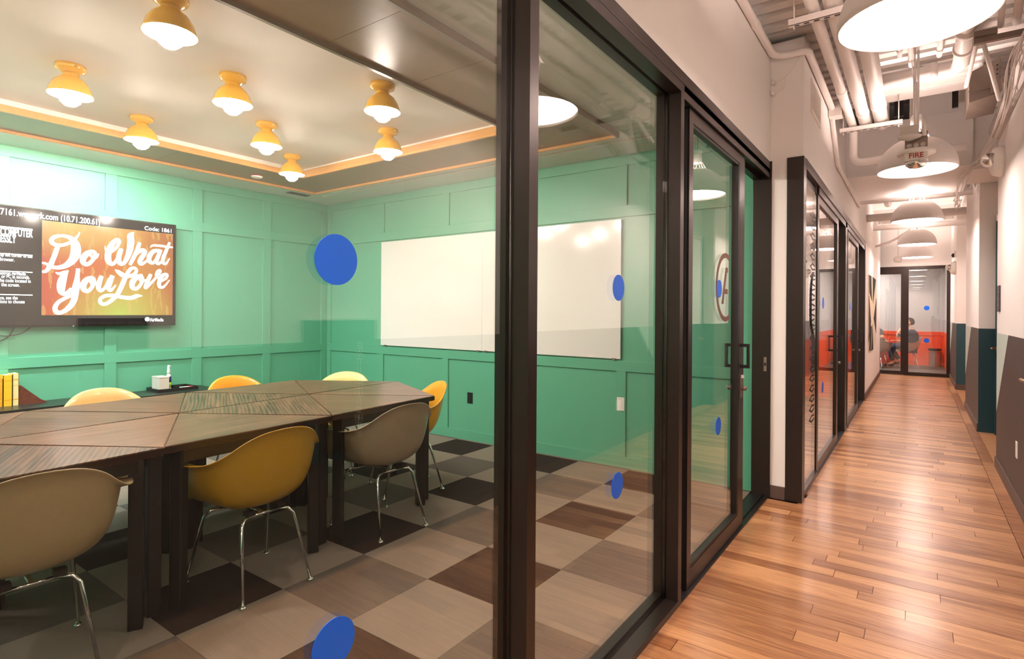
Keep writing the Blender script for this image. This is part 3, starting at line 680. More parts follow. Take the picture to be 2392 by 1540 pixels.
def make_shell():
    NP, NT_ = 64, 14; v, f = [], []
    for i in range(NP):
        a = 360*i/NP; ph = a if a <= 180 else 360-a; s = 1 if a <= 180 else -1
        r = rim(ph); r = Vector((r.x*s, r.y, r.z))
        c0 = Vector((0, -.01, .398)); flat = Vector((r.x, r.y, 0)); hgt = r.z-c0.z
        steep = max(0, min(1, (r.z-.45)/.18))
        p1 = c0+Vector((r.x, r.y+.01, 0))*(.62+.12*steep); p1.z = c0.z+.004
        p2 = Vector((r.x*.90, r.y*.95, c0.z+hgt*.30))
        if steep < .3: p2 = Vector((r.x*.86, r.y*.86, c0.z+.035))
        if ph > 110: k = (ph-110)/70; p2 = Vector((r.x*.94, r.y*(.86-.06*k), c0.z+hgt*.22))
        for j in range(1, NT_+1):
            t = j/NT_; q = c0*(1-t)**3+p1*3*t*(1-t)**2+p2*3*t*t*(1-t)+r*t**3
            v.append(q)
        out = Vector((r.x, r.y, 0)).normalized(); L = lipw(ph)*.05
        if ph < 45: v.append(r+out*.022+Vector((0, 0, -.018)))
        else: v.append(r+out*L+Vector((0, 0, .006 if ph > 60 else 0)))
    n = NT_+1; v.append(Vector((0, -.01, .398))); cidx = len(v)-1
    for i in range(NP):
        k = (i+1) % NP
        f.append((cidx, k*n, i*n))
        for j in range(n-1): f.append((i*n+j, k*n+j, k*n+j+1, i*n+j+1))
    return v, f
SHV, SHF = make_shell()
def make_chair(name, shell, label, group, base='legs'):
    t = thing(name, (0, 0, 0), label, 'chair', group)
    # local: faces +Y
    sh = mesh('shell', SHV, SHF, shell, t, True); md = sh.modifiers.new('t', 'SOLIDIFY'); md.thickness = .005; md.offset = 0
    if base == 'legs':
        for sx in (-1, 1):
            for tip, top in (((.178*sx, -.235), (.13*sx, -.135)), ((.218*sx, .235), (.165*sx, .13))):
                z0 = .372 if tip[1] > 0 else .368
                lg = tube('leg', [(top[0]*.55, top[1]*.8, z0), (top[0]*.9, top[1]*.97, z0-.002), (top[0]*1.05, top[1]*1.08, z0-.03), (tip[0], tip[1], .012)], [.009, .009, .009, .0075], 'chrome', t, 10)
                lathe('glide', [(.019, 0), (.018, .006), (.009, .014)], 'chrome', lg, (tip[0], tip[1], 0), 14)
        tubes('cross_brace', [([(-.075, -.11, .368), (.075, -.11, .368)], .009), ([(-.09, .105, .372), (.09, .105, .372)], .009), ([(0, -.11, .366), (0, .105, .37)], .009)], 'chrome', t, 8)
        for a, b in (((-.1, -.13, .374), (-.06, -.09, .398)), ((.06, -.13, .374), (.1, -.09, .398)), ((-.12, .085, .376), (-.07, .125, .405)), ((.07, .085, .376), (.12, .125, .405))): box('mount', a, b, 'black_rubber', t)
    else:
        for sx in (-1, 1):
            tube('leg', [(.12*sx, -.12, .385), (.19*sx, -.2, .05), (.195*sx, -.215, .012), (.195*sx, -.18, .008), (.215*sx, .16, .008), (.215*sx, .2, .012), (.205*sx, .18, .05), (.14*sx, .11, .385)], .009, 'chrome', t, 8)
        tubes('cross_brace', [([(-.12, -.12, .385), (.12, -.12, .385)], .008), ([(-.14, .11, .388), (.14, .11, .388)], .008)], 'chrome', t, 8)
    return t
GRP = 'moulded armchairs around the table'
def ang(dx, dy): return math.atan2(dy, dx)-math.pi/2     # local +Y to a direction
for mt, x, y, dx, dy, lab in (
    ('shell_tan', -2.745, .668, -1, .07, 'tan armchair at the table, cut off by the left photo edge'),
    ('shell_mustard', -2.757, 1.575, -1, .0, 'mustard armchair with chrome legs tucked under the near side of table'),
    ('shell_taupe', -2.81, 2.475, -1, .08, 'taupe armchair tucked under the near side of table, beyond the mustard one'),
    ('shell_yellow', -3.25, 3.12, -.453, -.892, 'bright yellow armchair at the far end of table near black outlet'),
    ('shell_sand', -4.43, 1.55, 1, -.04, 'sand coloured armchair across the table, in front of the desk phone'),
    ('shell_orange', -4.48, 2.52, 1, -.04, 'orange yellow armchair across the table, under the green wall panels'),
    ('shell_lemon', -4.13, 3.12, .543, -.84, 'pale lemon armchair across the table near the room corner')):
    c = make_chair('moulded_armchair', mt, lab, GRP); place(c, (x, y, 0), ang(dx, dy))

# ---- television
tv = thing('television', (XT, 1.82, 1.2), 'large wall television showing white script lettering on an orange picture', 'television')
TX = XT+.08; TY0, TY1, TZ0, TZ1 = .90, 2.737, 1.216, 2.262
box('cabinet', (XT+.03, TY0, TZ0), (TX-.004, TY1, TZ1), 'tv_black', tv, .006)
box('bezel', (TX-.004, TY0, TZ0), (TX, TY1, TZ0+.022), 'tv_black', tv); box('bezel', (TX-.004, TY0, TZ1-.01), (TX, TY1, TZ1), 'tv_black', tv)
box('bezel', (TX-.004, TY1-.012, TZ0), (TX, TY1, TZ1), 'tv_black', tv); box('bezel', (TX-.004, TY0, TZ0), (TX, TY0+.012, TZ1), 'tv_black', tv)
scn = box('screen', (TX-.004, TY0+.012, TZ0+.022), (TX-.001, TY1-.012, TZ1-.01), 'tv_panel', tv)
box('wall_mount', (XT+.018, 1.5, 1.5), (XT+.031, 2.2, 2.0), 'black_metal', tv)
PX = TX-.0005
box('picture', (TX-.001, 1.627, 1.321), (PX, 2.708, 2.163), 'screen_picture', scn)
def tvy(u, v): p = onx(u, v, PX); return p.y, p.z
def tvtext(s, u0, v, u1, size, bold=1.0):
    """text whose baseline starts/ends at photo columns u0/u1"""
    y1, z = tvy(u1, v)
    y0, _ = tvy(max(u0, 0), v) if u0 >= 0 else (y1-.4, 0)
    return text('screen_lettering', s, size, (PX+.0008, y0, z), 'screen_white', scn, ROT_PX, bold=.0012*bold, fit=y1-y0)
tvtext('7161.wework.com (10.71.200.61)', 0, 526, 233, .078, .7)
tvtext('Code: 1861', 337, 544, 400, .056, .6)
tvtext('COMPUTER', 0, 555, 76, .09, 1.6); tvtext('ESSLY', 0, 568, 37, .09, 1.6)
tvtext('up left corner of the', 0, 603, 75, .043, .25); tvtext('browser.', 0, 611, 33, .043, .25)
tvtext('estron AirMedia', 0, 644, 60, .043, .25); tvtext('or PC in seconds.', 3, 652, 69, .043, .25); tvtext('he code located in', 0, 661, 71, .043, .25); tvtext('the screen.', 3, 670, 46, .043, .25)
tvtext('ce, see the', 0, 700, 41, .043, .25); tvtext('ions to choose', 0, 709, 57, .043, .25)
tvtext('AirMedia', 350, 751, 382, .05, .4)
y0, z0 = tvy(344, 746); lathe('screen_logo', [(.022, 0), (.022, .001)], 'screen_white', scn, (PX, y0, z0), 24, 'x', False)
for v, h in ((530, .016), (592, .008), (633, .008), (688, .008)):
    (ya, z), (yb, _) = tvy(0, v), tvy(76, v); box('screen_rule', (PX-.0004, ya-.35, z-h/2), (PX+.0004, yb, z+h/2), 'screen_white', scn)
STROKES = [
 [(682,205,14),(655,262,28),(600,318,42),(520,372,46),(420,402,48),(330,400,54),(270,368,60),(262,318,60),(320,275,54),(420,262,42),(520,285,60),(590,340,95),(622,430,130),(618,530,135),(570,630,110),(480,705,80),(380,738,62),(290,735,50),(215,705,40),(160,675,34),(118,668,28)],
 [(352,420,56),(315,530,62),(270,640,62),(225,735,62),(170,795,46),(118,802,38)],
 [(880,490,44),(800,525,80),(737,590,88),(735,660,78),(790,692,60),(860,645,54),(905,570,58),(905,515,54),(865,495,46),(840,535,34),(870,590,30),(930,590,34),(965,530,18)],
 [(1060,420,10),(1080,490,30),(1150,505,40),(1230,440,45),(1275,360,50),(1262,322,45),(1220,330,60),(1160,400,80),(1110,520,92),(1110,630,90),(1160,688,60),(1220,650,50),(1280,540,55),(1305,455,60)],
 [(1305,455,60),(1270,570,75),(1270,650,75),(1320,688,55),(1385,610,70),(1430,480,95),(1448,340,105),(1445,262,95),(1492,212,14)],
 [(1580,365,55),(1545,470,60),(1490,590,60),(1435,700,48)],
 [(1470,620,30),(1540,525,50),(1620,480,65),(1655,510,70),(1612,590,72),(1578,655,65),(1610,688,50),(1700,630,34)],
 [(1870,485,50),(1790,495,66),(1725,570,76),(1728,645,68),(1780,670,50),(1840,600,45),(1885,500,50)],
 [(1895,470,60),(1858,570,66),(1832,645,60),(1860,685,45),(1930,630,34)],
 [(2030,362,40),(1980,480,55),(1932,600,60),(1930,668,50),(1975,680,35),(2030,600,14)],
 [(1740,440,12),(1780,408,34),(1900,415,40),(2000,430,38),(2078,438,28)],
 [(318,808,10),(370,832,42),(460,815,62),(512,788,18)],
 [(470,815,64),(420,930,110),(402,1030,112),(412,1110,84),(480,1128,60),(560,1055,50)],
 [(658,755,55),(645,880,62),(635,980,90),(612,1100,102),(598,1220,84),(530,1330,76),(420,1408,60),(335,1408,66),(312,1340,62),(360,1262,56),(460,1200,50),(560,1150,50),(620,1080,40)],
 [(885,885,44),(800,915,80),(737,990,88),(742,1065,78),(800,1093,60),(860,1040,54),(892,960,58),(885,905,50),(850,910,40),(842,955,30),(880,1000,28),(965,955,30)],
 [(1010,865,60),(975,960,72),(962,1045,66),(1000,1088,50),(1070,1030,45),(1130,905,50)],
 [(1172,860,66),(1132,970,72),(1112,1055,62),(1150,1080,45),(1225,1000,16)],
 [(1210,770,10),(1260,805,62),(1330,852,76),(1420,868,60),(1500,838,55),(1533,782,46),(1500,745,46),(1440,765,56),(1390,840,62),(1340,950,70),(1290,1060,70),(1240,1150,65),(1160,1230,60),(1060,1288,56),(995,1268,56),(992,1212,50),(1060,1165,54),(1180,1158,55),(1320,1185,60),(1450,1195,66),(1540,1165,60),(1622,1165,8)],
 [(1625,855,44),(1540,882,76),(1472,960,86),(1472,1035,74),(1530,1058,56),(1590,1000,52),(1625,915,52),(1600,866,40),(1575,895,30),(1600,950,28),(1680,925,28)],
 [(1748,840,55),(1692,960,66),(1668,1045,50),(1740,985,40),(1830,885,40),(1890,805,36),(1880,775,30),(1842,800,36),(1825,860,36),(1870,910,34)],
 [(1870,960,36),(1960,910,42),(1995,862,42),(1970,838,46),(1912,870,62),(1872,960,68),(1882,1028,56),(1940,1028,40),(2030,925,14)]]
V, F = [], []
for si, st in enumerate(STROKES):
    pts = crom(st, 6); k0 = len(V); xo = PX+.0006+si*.00002
    P3 = [tvy(80+x/6.418, 510+y/6.418) for x, y, _ in pts]
    for i, (x, y, wd) in enumerate(pts):
        a = P3[max(i-1, 0)]; b = P3[min(i+1, len(pts)-1)]; d = Vector((b[0]-a[0], b[1]-a[1])); d = d.normalized() if d.length > 0 else Vector((1, 0)); n = Vector((-d.y, d.x))
        hw = wd/6.418*.0036/2*1.02; p = Vector(P3[i])
        V += [(xo, p.x+n.x*hw, p.y+n.y*hw), (xo, p.x-n.x*hw, p.y-n.y*hw)]
    for i in range(len(pts)-1): F.append((k0+2*i, k0+2*i+1, k0+2*i+3, k0+2*i+2))
mesh('screen_script', V, F, 'screen_white', scn)
lathe('power_light', [(.004, 0), (.003, .002)], 'screen_white', tv, (TX, 1.86, TZ0+.006), 10, 'x')
tube('cable', [(XT+.04, 1.2, TZ0+.02), (XT+.045, 1.36, TZ0-.07), (XT+.045, 1.5, TZ0-.05), (XT+.04, 1.58, TZ0+.02)], .005, 'black_rubber', tv, 6, 5)
tube('cable', [(XT+.04, 1.46, TZ0+.02), (XT+.045, 1.40, TZ0-.09), (XT+.045, 1.25, TZ0-.14), (XT+.03, 1.05, TZ0-.15)], .005, 'black_rubber', tv, 6, 5)

# ---- whiteboard, sockets
wbd = thing('whiteboard', (-3.7, YW, .96), 'large frameless two-panel whiteboard on the green wall', 'whiteboard')
box('panel', (-5.28, YW-.03, .966), (-3.7125, YW-.0185, 2.211), 'whiteboard', wbd, .001); box('panel', (-3.7105, YW-.03, .966), (-2.138, YW-.0185, 2.211), 'whiteboard', wbd, .001)
for xx in (-5.2, -3.76, -3.66, -2.2): box('clip', (xx-.015, YW-.034, .955), (xx+.015, YW-.018, .972), 'galv', wbd)
def outlet(name, loc, axis, mat, label, w=.072, h=.118):
    t = thing(name, loc, label, 'outlet'); x, y, z = loc
    if axis == 'y':
        box('plate', (x-w/2, y-.006, z-h/2), (x+w/2, y, z+h/2), mat, t, .002)
        for s in (-1, 1): box('socket', (x-.016, y-.0075, z+s*.028-.018), (x+.016, y-.006, z+s*.028+.018), mat, t, .001)
    else:
        box('plate', (x-.006, y-w/2, z-h/2), (x, y+w/2, z+h/2), mat, t, .002)
        for s in (-1, 1): box('socket', (x-.0075, y-.016, z+s*.028-.018), (x-.006, y+.016, z+s*.028+.018), mat, t, .001)
    return t
outlet('wall_outlet', (-3.89, YW, .452), 'y', 'plate_black', 'black wall socket low on the green panelled wall')
outlet('light_switch', (-2.135, YW-T, .567), 'y', 'plate_white', 'white switch plate on the green wall beside the glass')
outlet('wall_outlet', (XR, 5.44, .407), 'x', 'plate_white', 'white socket low on the grey right corridor wall')

# ---- credenza and what stands on it
ZK = .557; XK = -5.93
cr = thing('credenza', (XT, 1.0, 0), 'low black credenza along the wall below the television', 'credenza')
box('top', (XT+.022, -1.2, ZK-.03), (XK, 3.02, ZK), 'cred_black', cr, .002); box('plinth', (XT+.05, -1.15, 0), (XK-.06, 2.97, .07), 'cred_black', cr); box('body', (XT+.022, -1.18, .07), (XK-.03, 3.0, ZK-.03), 'cred_black', cr)
for k in range(6):
    dr = box('cabinet_door', (XK-.03, -1.17+k*.695, .08), (XK-.012, -.485+k*.695, ZK-.038), 'cred_black', cr, .002)
    box('handle', (XK-.012, -.56+k*.695, .30), (XK-.004, -.548+k*.695, .42), 'galv', dr)
BK = [('book_gold', 1.235, 1.275, .265), ('book_yellow', 1.277, 1.312, .24), ('book_gold', 1.314, 1.352, .235), ('book_yellow', 1.354, 1.412, .262), ('book_cream', 1.414, 1.455, .27)]
LB = ['gold book at the left photo edge on the credenza', 'slim yellow book second from the left photo edge', 'gold spined shorter book in the middle of the row', 'thick yellow book with printed spine next to the cream one', 'cream book beside the wooden bookend']
for (m, a, b, h), lab in zip(BK, LB):
    t = thing('book', (-6.25, (a+b)/2, ZK), lab, 'book', 'yellow books on the credenza')
    x0, x1 = -6.345, -6.20
    boxes('cover', [((x0, a, ZK), (x1, a+.003, ZK+h)), ((x0, b-.003, ZK), (x1, b, ZK+h)), ((x1-.004, a, ZK), (x1, b, ZK+h))], m, t)
    box('pages', (x0+.004, a+.003, ZK+.003), (x1-.004, b-.003, ZK+h-.004), 'paper', t)
    for z in (.18, .62, .80): box('spine_print', (x1, a+.006, ZK+h*z), (x1+.0006, b-.006, ZK+h*(z+.03 if z != .62 else z+.012)), 'book_gold' if m != 'book_gold' else 'book_yellow', t)
t = thing('bookend', (-6.27, 1.54, ZK), 'dark wooden triangular bookend beside the yellow books', 'bookend')
prism('wedge', [(1.458, ZK+.012), (1.64, ZK+.012), (1.60, ZK+.035), (1.472, ZK+.165), (1.458, ZK+.165)], 'x', -6.345, -6.21, 'bookend_wood', t, .002); box('foot', (-6.345, 1.456, ZK), (-6.21, 1.645, ZK+.012), 'bookend_wood', t)
px, py = -6.16, 2.03
t = thing('conference_phone', (px, py, ZK), 'grey conference phone behind the sand coloured chair', 'phone')
v, f = [], []; n = 36
for r, z in ((.155, 0), (.16, .018), (.14, .035), (.085, .062), (.06, .068)):
    for i in range(n):
        a = 2*math.pi*i/n; q = r*(1+.14*math.cos(3*a)); v.append((px+q*math.cos(a), py+q*math.sin(a), ZK+z))
for j in range(4):
    for i in range(n): k = (i+1) % n; f.append((j*n+i, j*n+k, (j+1)*n+k, (j+1)*n+i))
f.append(tuple(range(4*n, 5*n))); mesh('body', v, f, 'phone_grey', t, True)
box('display', (px-.01, py-.045, ZK+.066), (px+.05, py+.045, ZK+.075), 'tv_panel', t, .003)
for i in range(3):
    for j in range(3): box('key', (px+.056+i*.012, py-.028+j*.022, ZK+.062-i*.004), (px+.064+i*.012, py-.012+j*.022, ZK+.068-i*.004), 'plate_white', t)
tx0, tx1, ty0, ty1 = -6.345, -6.07, 2.49, 2.87
t = thing('tray', (-6.2, 2.68, ZK), 'black rectangular tray at the right end of credenza', 'tray')
box('tray_base', (tx0, ty0, ZK), (tx1, ty1, ZK+.008), 'black_metal', t)
for a, b in (((tx0, ty0), (tx1, ty0+.006)), ((tx0, ty1-.006), (tx1, ty1)), ((tx0, ty0+.006), (tx0+.006, ty1-.006)), ((tx1-.006, ty0+.006), (tx1, ty1-.006))): box('tray_side', (a[0], a[1], ZK+.008), (b[0], b[1], ZK+.03), 'black_metal', t)
t = thing('wipe_box', (-6.2, 2.54, ZK+.008), 'pale grey box on the black tray', 'box'); box('body', (-6.26, 2.505, ZK+.008), (-6.10, 2.60, ZK+.135), 'block_grey', t, .004); box('lid', (-6.262, 2.503, ZK+.135), (-6.098, 2.602, ZK+.15), 'block_grey', t, .003)
bx_, by_ = -6.22, 2.645
t = thing('spray_bottle', (bx_, by_, ZK+.008), 'white capped spray bottle with navy and lime label on the tray', 'bottle')
lathe('body', [(.022, 0), (.024, .01), (.024, .13), (.014, .155), (.012, .165)], 'plate_white', t, (bx_, by_, ZK+.008)); lathe('label_band', [(.0246, .015), (.0246, .07)], 'label_lime', t, (bx_, by_, ZK+.008)); lathe('label_band', [(.0246, .07), (.0246, .13)], 'label_navy', t, (bx_, by_, ZK+.008))
lathe('spray_head', [(.016, .16), (.017, .175), (.013, .20), (.012, .235), (.009, .245)], 'plate_white', t, (bx_, by_, ZK+.008)); box('nozzle', (bx_+.01, by_-.004, ZK+.235), (bx_+.028, by_+.004, ZK+.246), 'plate_white', t)
t = thing('board_eraser', (-6.2, 2.73, ZK+.008), 'black whiteboard eraser lying on the tray', 'eraser'); box('felt', (-6.26, 2.68, ZK+.008), (-6.21, 2.80, ZK+.022), 'black_rubber', t); box('grip', (-6.258, 2.682, ZK+.022), (-6.212, 2.798, ZK+.045), 'tv_black', t, .004)
for k, (mm, lab) in enumerate((('marker_red', 'red marker lying on the black tray'), ('marker_red', 'white and red marker beside the other on the tray'), ('decal_black', 'white and black marker at the back of the tray'))):
    yy = 2.79+.0*k; xx = -6.17+.02*k
    t = thing('marker', (xx, yy, ZK+.016), lab, 'marker', 'markers on the tray')
    lathe('barrel', [(.007, -.06), (.008, -.055), (.008, .03)], 'plate_white', t, (xx, yy, ZK+.017), 12, 'y'); lathe('cap', [(.0088, .028), (.0088, .06), (.006, .066)], mm, t, (xx, yy, ZK+.017), 12, 'y')

# ---- yellow ceiling lamps
ZL = 2.822
def make_lamp():
    t = thing('ceiling_lamp', (0, 0, 0), 'x', 'lamp', 'yellow ceiling lamps in the canopy')
    cp = lathe('canopy', [(.076, 0), (.078, -.016), (.075, -.028), (.055, -.038), (.042, -.046)], 'yellow_enamel', t)
    for a in (20, 200): lathe('screw', [(.005, .076), (.005, .081), (.003, .083)], 'chrome', cp, (0, 0, -.018), 8, 'x') if a == 20 else lathe('screw', [(.005, -.076), (.005, -.081), (.003, -.083)], 'chrome', cp, (0, 0, -.018), 8, 'x')
    sh = lathe('shade', [(.042, -.044), (.039, -.056), (.05, -.07), (.078, -.092), (.098, -.125), (.110, -.165), (.116, -.178), (.112, -.176), (.105, -.163), (.093, -.126), (.074, -.097), (.046, -.076), (.03, -.06)], 'yellow_enamel', t, loop=True)
    lathe('glare_liner', [(.1145, -.1782), (.1105, -.1755), (.1035, -.163), (.0915, -.127), (.0725, -.0985), (.045, -.0775), (.03, -.0615), (.029, -.064), (.044, -.080), (.071, -.101), (.09, -.129), (.102, -.165)], 'white_trim', t, loop=True)  # white liner stands in for the glare inside the shade
    lathe('bulb', [(.014, -.085), (.022, -.105), (.05, -.15), (.058, -.185), (.05, -.215), (.028, -.235), (.0, -.24)], 'bulb_light', t, n=16)
    return t
lproto = make_lamp()
LX = [-4.74, -4.09, -3.43, -2.78]
LS = [(-2.80, 1.187, 'yellow ceiling lamp cut by the top photo edge'), (-4.09, 1.187, 'yellow ceiling lamp nearest the left photo edge'), (-3.43, 1.815, 'yellow ceiling lamp in the middle of the nearest full row'),
      (-4.74, 1.815, 'yellow ceiling lamp above the television, partly against the green edge'), (-4.09, 2.43, 'yellow ceiling lamp in the middle of the cluster'), (-2.77, 2.43, 'yellow ceiling lamp closest to the brown canopy board and bronze post'),
      (-4.74, 3.07, 'smallest yellow ceiling lamp at the inner corner of canopy'), (-3.43, 3.07, 'yellow ceiling lamp just above the whiteboard side canopy edge')]
LS += [(-4.74, .56, 'yellow ceiling lamp outside the picture by the television'), (-3.43, .56, 'yellow ceiling lamp outside the picture over the table'), (-4.09, -.06, 'yellow ceiling lamp outside the picture near the back'), (-2.78, -.06, 'yellow ceiling lamp outside the picture near the glass')]
for k, (x, y, lab) in enumerate(LS):
    o = lproto if k == 0 else copy_tree(lproto); place(o, (x, y, ZL), 0); o['label'] = lab

# ================================================================== THINGS IN THE CORRIDOR
# ---- dome pendants
def make_pendant(zr=2.6):
    t = thing('dome_pendant', (0, 0, 0), 'x', 'pendant lamp', 'white dome pendants along the corridor')
    r = .285
    prof = [(r, 0)]+[(r*math.cos(R(a))**.9, .005+.27*math.sin(R(a))) for a in range(6, 76, 6)]
    inn = [(max(p[0]-.006, .01), p[1]-.004) for p in prof[::-1]]
    lathe('dome', prof+inn, 'pendant_white', t, n=48, loop=True)
    lathe('diffuser', [(0, .012), (.272, .012), (.272, .018), (0, .018)], 'pendant_light', t, n=48)
    zt = prof[-1][1]; rt = prof[-1][0]
    lathe('added_uplight_disc', [(0, zt-.012), (rt-.008, zt-.012), (rt-.008, zt-.008), (0, zt-.008)], 'added_uplight', t, n=24)  # glowing disc added in the dome top to brighten ceiling and upper walls
    for a in range(0, 360, 60): tube('strut', [(rt*.95*math.cos(R(a)), rt*.95*math.sin(R(a)), zt-.01), (.05*math.cos(R(a)), .05*math.sin(R(a)), zt+.075)], .006, 'pendant_white', t, 6)
    lathe('socket_cap', [(.042, zt+.07), (.046, zt+.075), (.046, zt+.19), (.034, zt+.205), (.012, zt+.21)], 'pendant_white', t)
    tube('cord', [(0, 0, zt+.205), (0, 0, ZD-zr-.02)], .006, 'black_rubber', t, 6)
    lathe('ceiling_rose', [(.075, ZD-zr), (.075, ZD-zr-.012), (.02, ZD-zr-.03)], 'black_metal', t)
    return t
pp = make_pendant()
PS = [(2.87, 'large white dome pendant nearest, cut by the top photo edge'), (5.87, 'white dome pendant behind the fire strobe'), (9.06, 'third white dome pendant along the corridor'),
      (12.14, 'fourth white dome pendant along the corridor'), (14.86, 'smallest white dome pendant just before the end glass'), (-.15, 'white dome pendant overhead outside the picture'), (-2.0, 'unseen white dome pendant added behind the camera for fill light')]  # last pendant is unseen, added as fill light
for k, (y, lab) in enumerate(PS):
    o = pp if k == 0 else copy_tree(pp); place(o, (-.01, y, 2.6), 0); o['label'] = lab

# ---- pipes and struts
def pipe(pts, r, label, collars=(), name='ceiling_pipe', mat='painted_pipe', n=20, cat='pipe', group='painted pipes under the deck'):
    t = thing(name, pts[0], label, cat, group)
    tube('pipe_run', pts, r, mat, t, n)
    for (p, ax, rr, l) in collars:
        lathe('collar', [(r+.003, -l), (r+rr, -l+.004), (r+rr, l-.004), (r+.003, l)], mat, t, p, n, ax)
    return t
def elbow(a, b, c, r, n=6):
    a, b, c = Vector(a), Vector(b), Vector(c); p = b+(a-b).normalized()*r; q = b+(c-b).normalized()*r
    return [tuple(p*(1-t)**2+b*2*t*(1-t)+q*t*t) for t in [i/n for i in range(n+1)]]
pipe([(-.53, YB, 3.26)]+elbow((-.53, 0, 3.26), (-.53, 6.62, 3.26), (-.53, 6.62, 3), .09)+elbow((-.53, 6.62, 3.2), (-.53, 6.62, 2.90), (0, 6.62, 2.9), .09)+[(.36, 6.62, 2.92)], .036, 'slim painted pipe nearest the left wall turning down by the soffit', [((-.53, 5.5, 3.26), 'y', .004, .05), ((-.53, 3.2, 3.26), 'y', .004, .05)])
pipe([(-.425, YB, 3.27)]+elbow((-.425, 0, 3.27), (-.425, 6.75, 3.27), (-.425, 6.75, 4), .11)+[(-.425, 6.75, 4.2)], .05, 'medium painted pipe between two others under the deck', [((-.425, 6.2, 3.27), 'y', .005, .03)])
pipe([(-.295, YB, 3.28)]+elbow((-.295, 0, 3.28), (-.295, 6.82, 3.28), (-.295, 6.82, 4), .12)+[(-.295, 6.82, 4.2)], .058, 'thick painted pipe nearest the pendants under the deck', [((-.295, 6.1, 3.28), 'y', .005, .03)])
def strut(y, x0, x1, z, label, ztop=ZD):
    t = thing('strut_channel', ((x0+x1)/2, y, z), label, 'strut', 'strut channels carrying the pipes')
    boxes('channel', [((x0, y-.02, z), (x1, y-.017, z+.042)), ((x0, y+.017, z), (x1, y+.02, z+.042)), ((x0, y-.02, z), (x1, y+.02, z+.003))], 'painted_pipe', t)
    k = x0+.03
    while k < x1-.04:
        box('slot', (k, y-.008, z-.0008), (k+.03, y+.008, z+.0002), 'black_metal', t); k += .055
    for xx in (x0+.03, x1-.03): tube('hanger_rod', [(xx, y, z-.02), (xx, y, ztop)], .005, 'painted_pipe', t, 6)
    return t
strut(3.86, -.66, -.12, 3.165, 'slotted strut channel under pipes near the big pendant')
strut(6.42, -.63, -.12, 3.165, 'slotted strut channel under pipes by the soffit box')
# transverse sprinkler main with elbow and longitudinal branch
pipe([(-.28, 5.72, 3.36)]+elbow((-.2, 5.72, 3.36), (.27, 5.72, 3.36), (.27, 5.2, 3.36), .09)+[(.27, YB, 3.36)], .055, 'fat painted sprinkler pipe bending across the corridor behind the big pendant',
     [((.1, 5.72, 3.36), 'x', .018, .025), ((.27, 5.35, 3.36), 'y', .012, .02), ((.27, 5.0, 3.36), 'y', .018, .03)])
for k, (x, r, y1) in enumerate(((-.12, .016, 5.35), (-.05, .018, 5.6), (.05, .014, 5.2), (.13, .02, 5.5))):
    pipe([(x, YB, 3.40), (x, y1, 3.40)], r, ['thin stub conduit above the big pendant, first from the pipes', 'thin stub conduit above the big pendant, second from the pipes', 'thinnest stub conduit above the big pendant', 'widest stub conduit above the big pendant'][k], [((x, y1-.12, 3.40), 'y', .004, .02)], 'stub_conduit', n=10, cat='conduit', group='stub conduits under the deck')
# wall conduits
pipe([(-.872, YB, 3.27), (-.872, 4.33, 3.28)]+elbow((-.872, 4.3, 3.28), (-.872, 4.535, 3.28), (-.6, 4.535, 3.28), .12)+elbow((-.8, 4.535, 3.28), (-.648, 4.535, 3.28), (-.648, 5, 3.28), .05)+[(-.648, 5.95, 3.28)], .026, 'painted conduit following the top of left wall around the corner', [((-.872, 3.95, 3.28), 'y', .004, .03)], 'wall_conduit', n=12, cat='conduit', group='painted conduits on the walls')
pipe([(-.655, 6.02, 3.22), (-.655, 6.5, 2.90), (-.655, 6.52, 2.88), (-.655, 9.2, 2.88)], .02, 'painted conduit dropping to the soffit along the left wall', [((-.655, 7.6, 2.88), 'y', .004, .03)], 'wall_conduit', n=10, cat='conduit', group='painted conduits on the walls')
t = thing('junction_box', (-.62, 6.0, 3.2), 'small painted junction box where the wall conduits meet', 'junction box'); box('body', (-.675, 5.93, 3.2), (-.57, 6.06, 3.33), 'painted_pipe', t, .004); box('cover', (-.57, 5.94, 3.21), (-.565, 6.05, 3.32), 'galv', t)
# vent grille on left wall
t = thing('wall_vent', (XS, 5.15, 3.08), 'white louvred vent high on the left corridor wall', 'vent')
boxes('frame', [((XS, 4.90, 2.95), (XS+.01, 5.40, 2.975)), ((XS, 4.90, 3.185), (XS+.01, 5.40, 3.21)), ((XS, 4.90, 2.975), (XS+.01, 4.925, 3.185)), ((XS, 5.375, 2.975), (XS+.01, 5.40, 3.185))], 'white_trim', t)
box('back', (XS, 4.925, 2.975), (XS+.002, 5.375, 3.185), 'galv', t)
for k in range(13): prism('louvre', [(XS+.002, 2.98+k*.016), (XS+.009, 2.975+k*.016), (XS+.009, 2.978+k*.016), (XS+.002, 2.984+k*.016)], 'y', 4.925, 5.375, 'white_trim', t) if 0 else mesh('louvre', bxv((XS+.002, 4.925, 2.979+k*.016), (XS+.009, 5.375, 2.985+k*.016)), BF, 'white_trim', t)
# two door contacts with a wire at the return wall
t = thing('wall_contact', (-.86, 4.56, 3.05), 'pair of small white contacts with looping wire on return wall', 'sensor')
for zz in (3.10, 3.02): lathe('contact', [(.014, 0), (.014, -.045), (.01, -.05)], 'painted_pipe', t, (-.88, 4.572, zz), 10, 'y'); 
tube('wire', [(-.86, 4.55, 3.10), (-.80, 4.555, 3.13), (-.72, 4.558, 3.22), (-.70, 4.558, 3.27)], .003, 'painted_pipe', t, 5, 4); tube('wire', [(-.86, 4.55, 3.02), (-.81, 4.555, 3.05), (-.80, 4.555, 3.12)], .003, 'painted_pipe', t, 5, 4)
